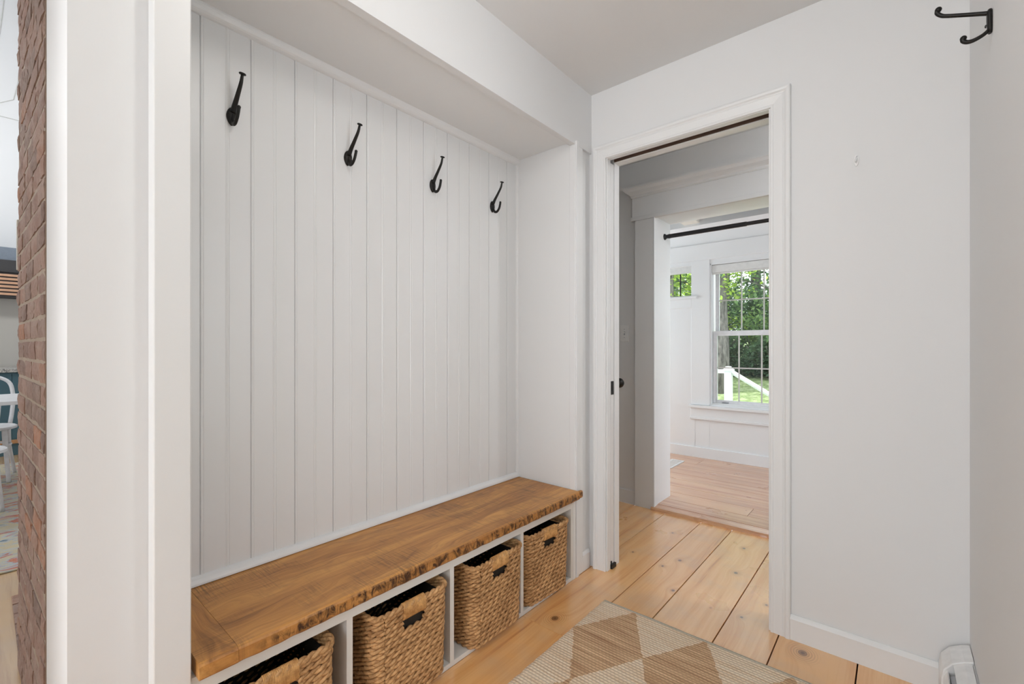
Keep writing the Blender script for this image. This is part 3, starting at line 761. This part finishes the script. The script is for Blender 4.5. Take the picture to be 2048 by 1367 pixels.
m = MB().tube(pts, [(.0048, .0054+.0012*sin(pi*i/N_)) for i in range(N_)], 10, sq=(0, 1, 0)).ball((.0575, 0, .0105), .0057, 12)
m.build('lower_hook', M['black'], h0, smooth=True)
MB().lathe([(.0034, 0), (.0030, .0015), (.001, .002)], (.0078, -.0085, .004), 'x', 12).build('screw', M['black'], h0)
hl = [None, 'black iron coat hook second along the row from the big post', 'black iron coat hook third along the row from the big post', 'black iron coat hook last in the row, nearest the doorway end of the alcove']
hooks = [h0]+[copy_tree(h0) for i in range(3)]
for h, y, z, a, l in zip(hooks, (.507, .900, 1.311, 1.704), (1.8645, 1.859, 1.866, 1.865), (-3.5, -5, 0, 0), hl):
    h.location = (XB+.0003, y, z); h.rotation_euler = (radians(a), 0, 0)
    if l: h['label'] = l

# double hook on the right wall
t = thing('wall_hook', (XR, 1.608, 1.955), 'black double coat hook with ball ends on the plain white wall', 'coat hook')
YK = 1.608
m = MB()
m.tube([(XR-.0045, YK, 1.969), (XR-.005, YK, 1.962), (XR-.005, YK, 1.944), (XR-.0045, YK, 1.925), (XR-.004, YK, 1.914)], [(.0045, .009), (.0055, .011), (.0055, .012), (.005, .011), (.004, .009)], 14, sq=(1, 0, 0))
m.build('plate', M['black'], t, smooth=True)
pts = bez([(XR-.004, YK, 1.9615), (XR-.016, YK, 1.966), (XR-.045, YK, 1.977), (XR-.078, YK, 1.990), (XR-.091, YK, 1.997), (XR-.099, YK, 2.008), (XR-.096, YK, 2.017)], 7); N_ = len(pts)
MB().tube(pts, [.0054-.0008*sin(pi*i/N_) for i in range(N_)], 12).ball((XR-.0965, YK, 2.0145), .0072, 14).build('upper_arm', M['black'], t, smooth=True)
pts = bez([(XR-.005, YK, 1.922), (XR-.016, YK, 1.913), (XR-.031, YK, 1.9075), (XR-.043, YK, 1.9075), (XR-.051, YK, 1.914), (XR-.051, YK, 1.922)], 7)
MB().tube(pts, [.0042+.0012*i/len(pts) for i in range(len(pts))], 12).ball((XR-.0505, YK, 1.920), .0068, 14).build('lower_arm', M['black'], t, smooth=True)
MB().lathe([(.004, 0), (.0036, -.002), (.001, -.003)], (XR-.0105, YK, 1.932), 'x', 12).build('screw', M['black'], t)

# small white hook on the far wall
px_ = -.1125
t = thing('picture_hook', (px_, YW, 1.822), 'tiny white hook stuck on the white wall right of the doorway', 'hook')
m = MB()
ring_ = [(px_+.0085*cos(a)*(1 if sin(a) > 0 else .8), 1.818+.021*sin(a)) for a in [2*pi*k/20 for k in range(20)]]
m.extrude(ring_, 'y', YW-.003, YW); m.build('base', M['trim'], t, bevel=.001)
MB().tube(bez([(px_, YW-.003, 1.829), (px_, YW-.008, 1.820), (px_-.001, YW-.011, 1.812), (px_-.002, YW-.015, 1.813), (px_-.002, YW-.017, 1.819)], 5), .0028, 8).build('prong', M['trim'], t, smooth=True)
MB().lathe([(.002, 0), (.002, -.001)], (px_+.002, YW-.003, 1.8325), 'y', 10).build('screw', M['grey'], t)

# ------------------------------------------------------------------ baseboard heater along the right wall
t = thing('baseboard_heater', (XR, 1.0, 0), 'white baseboard heater running along the plain white wall', 'heater')
def hp(d, o): return [(XR-.001, .012), (XR-d*.95, .012), (XR-d, .03), (XR-d, .110), (XR-d*.93, .140), (XR-d*.66, .168), (XR-d*.30, .184), (XR-.001, .190+o)]
m = MB().extrude(hp(.074, .002), 'y', 1.935, 2.042); m.build('end_cap', M['whitemetal'], t, bevel=.003)
yA, yB = -1.0, 1.934
MB().extrude([(XR-.001, .012), (XR-.006, .012), (XR-.006, .178), (XR-.001, .186)], 'y', yA, yB).build('back_plate', M['whitemetal'], t)
MB().extrude([(XR-.006, .186), (XR-.022, .182), (XR-.046, .166), (XR-.046, .163), (XR-.022, .178), (XR-.006, .182)], 'y', yA, yB).build('hood', M['whitemetal'], t)
MB().extrude([(XR-.060, .012), (XR-.068, .03), (XR-.068, .118), (XR-.060, .140), (XR-.057, .139), (XR-.064, .117), (XR-.064, .03), (XR-.058, .013)], 'y', yA, yB).build('front_panel', M['whitemetal'], t)
MB().extrude([(XR-.055, .142), (XR-.030, .158), (XR-.029, .156), (XR-.054, .140)], 'y', yA, yB-.03).build('damper', M['grey'], t)
m = MB().box(XR-.055, XR-.010, yA, yB, .05, .105); m.build('fin_element', M['dark'], t)

# ------------------------------------------------------------------ rug
m = MB(); X0, X1, Y0, Y1 = -1.0, -.04, .25, 1.817; nx, ny = 90, 160
vs_ = []
for j in range(ny+1):
    for i in range(nx+1):
        x = X0+(X1-X0)*i/nx; y = Y0+(Y1-Y0)*j/ny
        if i == 0: x += .004*noise.noise((0, y*30, 0))
        if j == ny: y += .003*noise.noise((x*12, 3, 0))
        z = .0085+.0012*noise.noise((x*9, y*9, 0))
        if i in (0, nx) or j in (0, ny): z -= .003
        vs_.append((x, y, z))
fs = [(j*(nx+1)+i, j*(nx+1)+i+1, (j+1)*(nx+1)+i+1, (j+1)*(nx+1)+i) for j in range(ny) for i in range(nx)]
m.add(vs_, fs)
o = len(m.v); bnd = [j*(nx+1) for j in range(ny+1)]+[ny*(nx+1)+i for i in range(1, nx+1)]+[j*(nx+1)+nx for j in range(ny-1, -1, -1)]+[i for i in range(nx-1, 0, -1)]
m.v += [(m.v[i][0], m.v[i][1], .0012) for i in bnd]
for k in range(len(bnd)): m.f.append([bnd[k], bnd[(k+1) % len(bnd)], o+(k+1) % len(bnd), o+k]); m.r.append(0); m.mi.append(0)
tag(m.build('jute_rug', M['rug'], smooth=False), 'tan and cream jute rug with a diamond pattern on the pine floor', 'rug')

# ceiling lamp above the mudroom
t = thing('ceiling_light', (-.5, .62, CZ), 'small white flush ceiling lamp canopy above the rug', 'ceiling light')
MB().lathe([(.09, -.001), (.09, -.018), (.06, -.026), (.02, -.028)], (-.5, .62, CZ), 'z', 28).build('canopy', M['whitemetal'], t)

# ------------------------------------------------------------------ dining room seen past the jamb
struct(planks([-3.4+.11*i for i in range(46)], -8.2, -1.70, 0, .0015, [(i, -2.4-R.random()*4) for i in range(46)], 'X', .02).build('floor_dining', M['oak']), 'oak strip floor of the dining room')
m = MB().box(-8.3, -8.2, -3.5, 1.6, 0, 5.6).box(-8.2, -1.60, .62, .74, 0, 5.6)
m.box(-8.2, -4.9, -3.6, -3.5, 0, 5.6).box(-4.9, -3.0, -3.6, -3.5, 0, .8).box(-4.9, -3.0, -3.6, -3.5, 2.3, 5.6).box(-3.0, -1.4, -3.6, -3.5, 0, 5.6)  # unseen gap invented to let the low dining fill in
m.box(JX, -1.60, .11, .62, CZ, 5.6).box(-1.72, -1.6, -3.5, .11, CZ, 5.6).box(-1.50, -1.40, -3.5, -2.6, 0, 5.6)
struct(m.build('wall_dining', M['cool']), 'white dining room walls')
struct(MB().box(-8.3, -1.4, -3.6, .74, 5.6, 5.7).build('ceiling_dining', M['cool']))
m = MB()
m.tube([(-8.196, .129, 4.076), (-8.196, .238, 4.157), (-8.196, .275, 4.381), (-8.196, .30, 4.8)], .0045, 6)
m.tube([(-8.196, -.3, 3.89), (-8.196, .129, 3.918), (-8.196, .6, 3.92)], .0045, 6).tube([(-8.196, .161, 5.325), (-8.196, .129, 4.916), (-8.196, .08, 4.6)], .0045, 6)
struct(m.build('trim_17', M['muntin']), 'thin grey seams on the upper dining room wall')
# brick chimney: one mesh of rough bricks over a mortar core, leaning slightly off square
m = MB(); rb = random.Random(3)
P0 = Vector((-1.700, .1045, 0)); P1 = Vector((-2.40, .0815, 0)); dv = (P1-P0).normalized(); nv = Vector((-dv.y, dv.x, 0))
if nv.y > 0: nv = -nv
L_ = (P1-P0).length
def rough_brick(c0, c1, z0, z1, out):
    NX, NZ = 4, 3
    m.curR = rb.random(); vs_ = []; fs = []
    sd = rb.random()*50
    for k in range(NZ+1):
        for i in range(NX+1):
            u = c0+(c1-c0)*i/NX; z = z0+(z1-z0)*k/NZ
            e = 0
            if i in (0, NX) or k in (0, NZ): e = -.003
            d_ = out+e+.0032*noise.noise((u*40+sd, z*60, 0))
            u2 = u+.002*noise.noise((z*50, u*20, sd)); z2 = z+.0035*noise.noise((u*30, z*30+sd, 1))
            p = P0+dv*u2+nv*d_; vs_.append((p.x, p.y, z2))
    F = NX+1
    fs = [(k*F+i, k*F+i+1, (k+1)*F+i+1, (k+1)*F+i) for k in range(NZ) for i in range(NX)]
    b_ = [i for i in range(F)]+[k*F+NX for k in range(1, NZ+1)]+[NZ*F+i for i in range(NX-1, -1, -1)]+[k*F for k in range(NZ-1, 0, -1)]
    o_ = len(vs_)
    for i in b_:
        u = vs_[i]; p = Vector(u)-nv*.05; vs_.append(tuple(p))
    for k in range(len(b_)): fs.append((b_[k], b_[(k+1) % len(b_)], o_+(k+1) % len(b_), o_+k))
    m.add(vs_, fs)
CH = .0612
for c in range(56):
    z0 = .002+c*CH; stretch = (c % 2)
    u = -.02 if stretch else -.10
    while u < L_-.005:
        wd = .135+.05*rb.random(); a = max(u, 0); b = min(u+wd, L_)
        if b-a > .03: rough_brick(a+.002, b-.005, z0+.002, z0+CH-.008, .002+.0035*rb.random())
        u += wd+.004
m.curM = 1; m.curR = 0
q_ = [P0-nv*.001+dv*.0, P1-nv*.001-dv*.004, P1-nv*.45, P0-nv*.45]
m.add([(p.x, p.y, 0.001) for p in q_]+[(p.x, p.y, 3.4) for p in q_], [(0, 1, 2, 3), (4, 5, 6, 7)]+[(i, (i+1) % 4, 4+(i+1) % 4, 4+i) for i in range(4)])
m.build('brick_chimney', [M['brick'], M['mortar']])
struct(bpy.data.objects['brick_chimney'], 'old red brick chimney face beside the white jamb'); bpy.data.objects['brick_chimney'].name = 'wall_chimney'
# metal trim on the chimney corner high up
m = MB(); p = P1+dv*.002; m.box(p.x-.035, p.x-.004, p.y-.004, p.y+.10, 1.42, 1.60)
struct(m.build('trim_16', M['palebeam'], bevel=.003))
# brick hearth flush with the floor
m = MB(); 
for i in range(9):
    m.curR = rb.random(); m.box(-3.07+.108*i+.002, -3.07+.108*i+.104, .083, .20, .0005, .006+.003*rb.random())
struct(m.build('floor_hearth', M['brick'], bevel=.003), 'brick hearth strip in the dining room floor')
# dining rug
tag(MB().box(-6.6, -3.42, -2.2, .34, .001, .009).build('area_rug', M['kilim'], bevel=.003), 'multicoloured flatweave rug under the dining table', 'rug')
# table
t = thing('dining_table', (-5.27, -.5, .009), 'white dining table by the brick chimney', 'table')
MB().box(-5.66, -4.88, -1.5, .34, .722, .750).build('tabletop', M['vinyl'], t, bevel=.004)
MB().lathe([(.26, 0), (.26, .02), (.10, .05), (.05, .12), (.045, .60), (.09, .69), (.20, .722)], (-5.27, -.7, .009), 'z', 24).build('pedestal', M['vinyl'], t)
# bentwood chairs
def chair(label):
    t = thing('bentwood_chair', (0, 0, 0), label, 'chair', 'white bentwood chairs at the dining table')
    MB().lathe([(.19, .435), (.205, .440), (.205, .458), (.195, .465), (.02, .462)], (0, 0, 0), 'z', 28).build('seat', M['vinyl'], t)
    MB().tube([(.165*cos(2*pi*k/28), .165*sin(2*pi*k/28), .30) for k in range(28)], .010, 8, True).build('leg_ring', M['vinyl'], t, smooth=True)
    # faces +X: back at -X.  outer hoop runs on into the rear legs
    pts = bez([(-.165, -.165, .455), (-.20, -.178, .56), (-.235, -.185, .70), (-.262, -.150, .83), (-.272, 0, .885), (-.262, .150, .83), (-.235, .185, .70), (-.20, .178, .56), (-.165, .165, .455)], 7)
    MB().tube(pts, .0145, 9).build('back_hoop', M['vinyl'], t, smooth=True)
    pts = bez([(-.185, -.09, .455), (-.215, -.10, .56), (-.242, -.095, .69), (-.258, 0, .765), (-.242, .095, .69), (-.215, .10, .56), (-.185, .09, .455)], 7)
    MB().tube(pts, .011, 8).build('inner_hoop', M['vinyl'], t, smooth=True)
    for s_ in (-1, 1):
        MB().tube(bez([(.135, .125*s_, .44), (.145, .135*s_, .25), (.175, .15*s_, .0)], 6), [.017]*6+[.0145]*7, 10).build('leg', M['vinyl'], t, smooth=True)
        MB().tube(bez([(-.155, .155*s_, .44), (-.165, .160*s_, .28), (-.235, .195*s_, .0)], 6), [.0155]*6+[.013]*7, 10).build('leg', M['vinyl'], t, smooth=True)
    return t
c1 = chair('white bentwood chair behind the dining table, its hoop back above the table')
c2 = copy_tree(c1); c2['label'] = 'white bentwood chair on the near side of the dining table, only a leg in view'
c1.location = (-5.83, -.012, .0095); c1.rotation_euler = (0, 0, radians(0))
c2.location = (-4.55, -.10, .0095); c2.rotation_euler = (0, 0, radians(168))
# kitchen run beyond
t = thing('base_cabinet', (-7.4, .0, 0), 'teal kitchen cabinet with a granite counter beyond the dining table', 'cabinet')
m = MB().box(-7.75, -7.10, -1.6, .60, .0005, .875)
for i in range(18): m.box(-7.102, -7.096, -1.6+.12*i, -1.6+.12*i+.112, .17, .86)
m.build('body', M['teal'], t, bevel=.002)
MB().box(-7.78, -7.07, -1.63, .61, .876, .915).build('counter', M['granite'], t, bevel=.004)
MB().box(-7.108, -7.085, -1.6, .60, .125, .165).build('rail', M['oakstrip'], t, bevel=.002)
struct(MB().box(-8.2, -7.80, -3.0, .615, 0.9, 1.70).build('wall_splash', M['splash']), 'pale grey backsplash')
t = thing('range_hood', (-7.9, 0, 1.7), 'dark range hood with a slatted cedar band above the grey backsplash', 'range hood')
m = MB()
for i in range(6): m.box(-7.60, -7.585, -1.6, .60, 1.725+.042*i, 1.725+.042*i+.026)
m.build('slat_band', M['slat'], t, bevel=.002)
MB().box(-8.19, -7.601, -1.6, .60, 1.702, 1.98).build('inner_box', M['hooddark'], t)
MB().box(-8.19, -7.58, -1.62, .605, 1.981, 2.12).build('canopy', M['hooddark'], t, bevel=.004)
MB().box(-8.19, -7.64, -1.62, .605, 2.121, 2.27).build('upper_band', M['hoodblue'], t, bevel=.004)
# plant on the hood
t = thing('trailing_plant', (-7.75, .02, 2.271), 'green leafy plant on top of the range hood', 'plant')
MB().lathe([(.05, 0), (.07, .10), (.075, .11), (.065, .11), (.06, .10), (.001, .09)], (-7.75, -.06, 2.271), 'z', 20).build('pot', M['palebeam'], t)
m = MB()
def leafshape(m, c, d, up, L, W):
    c, d, up = Vector(c), Vector(d).normalized(), Vector(up); s_ = d.cross(up).normalized(); up = s_.cross(d)
    pr = [(0, 0), (.25, .75), (.55, 1), (.85, .5), (1, 0)]; m.curR = R.random()
    vs_ = [c+d*(L*a)-up*(.15*L*a*a) for a, b in pr]; n1 = len(vs_)
    for sg in (1, -1): vs_ += [c+d*(L*a)+s_*(sg*W*b)+up*(.1*W-.2*L*a*a) for a, b in pr[1:4]]
    fs = []
    for o_ in (n1, n1+3): fs += [(0, o_, 1), (1, o_, o_+1, 2), (2, o_+1, o_+2, 3), (3, o_+2, 4)]
    m.add(vs_, fs)
for i in range(26):
    a = R.random()*2*pi; leafshape(m, (-7.75+.03*cos(a), -.06+.05*sin(a), 2.36+.05*R.random()), (cos(a), sin(a)*1.4, -.2+.7*R.random()), (0, 0, 1), .10+.06*R.random(), .025)
m.build('leaves', M['leaf'], t)
# ------------------------------------------------------------------ outside
gv = []; gf = []; nx, ny = 40, 40
for j in range(ny+1):
    for i in range(nx+1):
        y = 4.95+60*(j/ny)**1.6; x = -40+70*i/nx
        z = -.55+.95*min(1, max(0, (y-5.5)/6))+.055*max(0, y-11.5)+.10*noise.noise((x*.3, y*.3, 0))
        gv.append((x, y, z))
gf = [(j*(nx+1)+i, j*(nx+1)+i+1, (j+1)*(nx+1)+i+1, (j+1)*(nx+1)+i) for j in range(ny) for i in range(nx)]
m = MB(); m.add(gv, gf); struct(m.build('ground_lawn', M['grass'], smooth=True), 'sloping lawn outside the windows')
def gz(y): return -.55+.95*min(1, max(0, (y-5.5)/6))+.055*max(0, y-11.5)
# porch rail
t = thing('porch_railing', (-1.72, 6.5, gz(6.5)), 'white porch railing with a capped post outside the window', 'railing')
p_ = MB().box(-1.767, -1.679, 6.456, 6.544, gz(6.5)-.1, .83).build('post', M['vinyl'], t, bevel=.004)
m = MB(); m.extrude([(-1.785, 6.438), (-1.661, 6.438), (-1.661, 6.562), (-1.785, 6.562)], 'z', .83, .845); m.add([(-1.775, 6.448, .845), (-1.671, 6.448, .845), (-1.671, 6.552, .845), (-1.775, 6.552, .845), (-1.748, 6.475, .885), (-1.698, 6.475, .885), (-1.698, 6.525, .885), (-1.748, 6.525, .885)], [(0, 1, 5, 4), (1, 2, 6, 5), (2, 3, 7, 6), (3, 0, 4, 7), (4, 5, 6, 7)])
m.build('post_cap', M['vinyl'], p_)
MB().box(-4.2, -1.768, 6.47, 6.53, .790, .840).build('top_rail', M['vinyl'], t, bevel=.004)
def bar(p, q, w_, h): return MB().tube([p, q], [(w_, h)]*2, 4, sq=(0, 1, 0))
bar((-1.70, 6.5, .822), (.30, 6.5, -.40), .035, .030).build('stair_rail', M['vinyl'], t)
bar((.22, 6.5, -.36), (.22, 6.5, -1.0), .05, .05).build('post', M['vinyl'], t)
# trees
def tree(x, y, h, tr, crowns, label, mat, nleaf, ls, seed, lean=0):
    rr = random.Random(seed); z0 = gz(y)-.15
    t = thing('tree', (x, y, z0), label, 'tree', 'trees beyond the lawn')
    m = MB(); pts = [(x+lean*(k/8)**1.3+.05*noise.noise((k*.7, seed, 0)), y+.05*noise.noise((seed, k*.7, 0)), z0+h*k/8) for k in range(9)]
    m.tube(pts, [tr*(1.25 if k == 0 else 1)*(1-.065*k) for k in range(9)], 12)
    for b in range(7):
        k = 2+rr.randrange(6); p = Vector(pts[k]); a = rr.random()*2*pi; l = .8+rr.random()*1.6
        m.tube(bez([p, p+Vector((cos(a)*l*.5, sin(a)*l*.5, .3)), p+Vector((cos(a)*l, sin(a)*l, .35+.3*rr.random()))], 4), [tr*.28*(1-.09*i) for i in range(9)], 6)
    m.build('trunk', M['bark'], t, smooth=True)
    m = MB()
    cl = []
    for (cx, cy, cz, rx, ry, rz) in crowns:
        for i in range(26):
            while True:
                u = Vector((rr.uniform(-1, 1), rr.uniform(-1, 1), rr.uniform(-1, 1)))
                if u.length < 1: break
            cl.append((Vector((x+cx+u.x*rx, y+cy+u.y*ry, z0+cz+u.z*rz)), rr.random()))
    for i in range(nleaf):
        c, tn = cl[rr.randrange(len(cl))]
        p = c+Vector((rr.gauss(0, .30), rr.gauss(0, .30), rr.gauss(0, .13)))
        d_ = Vector((rr.gauss(0, 1), rr.gauss(0, 1), rr.gauss(-.2, .5))).normalized(); s_ = d_.cross(Vector((rr.gauss(0, .4), rr.gauss(0, .4), 1))).normalized()
        L = ls*(.6+.8*rr.random())
        m.curR = min(1, max(0, .25+.5*tn+.3*(rr.random()-.5)))
        m.add([p, p+d_*L*.5+s_*L*.28, p+d_*L, p+d_*L*.5-s_*L*.28], [(0, 1, 2, 3)])
    m.build('foliage', mat, t)
tree(-2.85, 10.2, 9, .145, [(1.2, .6, 3.6, 1.4, 1.0, .8), (-.9, .4, 3.2, 1.0, .8, 1.0)], 'tall grey trunk rising behind the porch railing at the edge of the window', M['leafdark'], 2200, .13, 1)
tree(-2.0, 12.5, 8, .10, [(-.2, -.4, 2.2, 1.3, .9, .9), (.8, 0, 1.0, 1.2, .8, .6)], 'bright leafy tree filling the middle panes of the window', M['leaf'], 4200, .12, 2)
tree(-3.7, 13.6, 9, .16, [(.2, 0, 1.7, 1.3, .9, 1.0), (0, 0, 3.6, 1.6, .9, 1.0)], 'dark trunk behind the lower panes above the railing post', M['leafdark'], 4000, .13, 3)
tree(-2.55, 15.5, 10, .20, [(.4, 0, 1.6, 1.8, .9, 1.4), (.2, 0, 4.2, 1.8, .9, 1.4)], 'dark evergreen behind the bright leafy tree', M['leafdark'], 5200, .15, 4)
tree(-5.2, 16.0, 10, .18, [(.6, 0, 1.5, 1.8, .9, 1.4), (.4, 0, 4.0, 1.8, .9, 1.4)], 'dense green tree left of the evergreen, deep in the woods', M['leaf'], 5200, .15, 5)
tree(-3.7, 9.6, 7, .07, [(-.3, .3, 2.6, .9, .8, .9), (.6, .9, 2.9, .7, .6, .6)], 'yellow green sapling seen through the small window', M['leafyellow'], 3400, .095, 6)
tree(-4.9, 12.2, 9, .13, [(0, 0, 3.2, 1.4, .9, 1.3), (.6, .4, 1.5, 1.2, .8, .9)], 'grey trunked tree behind the yellow green sapling', M['leafyellow'], 4200, .12, 7)
tree(-7.0, 18.5, 11, .2, [(0, 0, 2.0, 2.4, 1, 1.8), (1.0, 0, 5.0, 2.4, 1, 1.6)], 'pale green tree farthest to the side of the woods', M['leaf'], 5200, .17, 8)
tree(-4.4, 20.5, 12, .22, [(0, 0, 1.8, 2.6, 1, 1.7), (0, 0, 5.0, 2.6, 1, 1.8)], 'shaded tree at the back of the woods', M['leafdark'], 6000, .19, 9)
tree(-1.0, 18.0, 12, .2, [(-.5, 0, 2.0, 2.2, 1, 1.7), (-.5, 0, 5.0, 2.2, 1, 1.8)], 'slim dark trunk at the right hand panes of the window', M['leafdark'], 5200, .17, 10)

# low bushes at the wood's edge
def bush(x, y, label, mat, seed, r=.9):
    rr = random.Random(seed); z0 = gz(y)
    t = thing('bush', (x, y, z0-.05), label, 'bush', 'bushes at the wood edge')
    m = MB()
    for k in range(6):
        a = k*1.05+rr.random(); m.tube(bez([(x, y, z0-.05), (x+.2*cos(a), y+.2*sin(a), z0+.5), (x+.5*cos(a), y+.5*sin(a), z0+1.0*r)], 4), .012, 5)
    m.build('stems', M['bark'], t)
    m = MB()
    for i in range(2600):
        a = rr.random()*2*pi; q = rr.random()**.5; z = rr.random()
        p = Vector((x+r*q*cos(a)*(1.15-.5*z), y+.6*r*q*sin(a), z0+.05+1.25*r*z*(1-.35*q*q)+.08*noise.noise((x+a*2, q*4, seed))))
        d_ = Vector((rr.gauss(0, 1), rr.gauss(0, 1), rr.gauss(0, .5))).normalized(); s_ = d_.cross(Vector((rr.gauss(0, .4), rr.gauss(0, .4), 1))).normalized()
        L = .10*(.6+.8*rr.random()); m.curR = min(1, max(0, .15+.55*z+.35*(rr.random()-.5)))
        m.add([p, p+d_*L*.5+s_*L*.28, p+d_*L, p+d_*L*.5-s_*L*.28], [(0, 1, 2, 3)])
    m.build('foliage', mat, t)
bush(-3.55, 12.3, 'dark green bush behind the railing post', M['leafdark'], 21)
bush(-2.75, 13.0, 'mid green bush behind the upper end of the stair rail', M['leaf'], 22, 1.0)
bush(-2.25, 11.8, 'dark green bush low behind the stair rail', M['leafdark'], 23, .75)
bush(-4.6, 14.6, 'yellow green bush deeper among the trunks', M['leafyellow'], 24, 1.1)
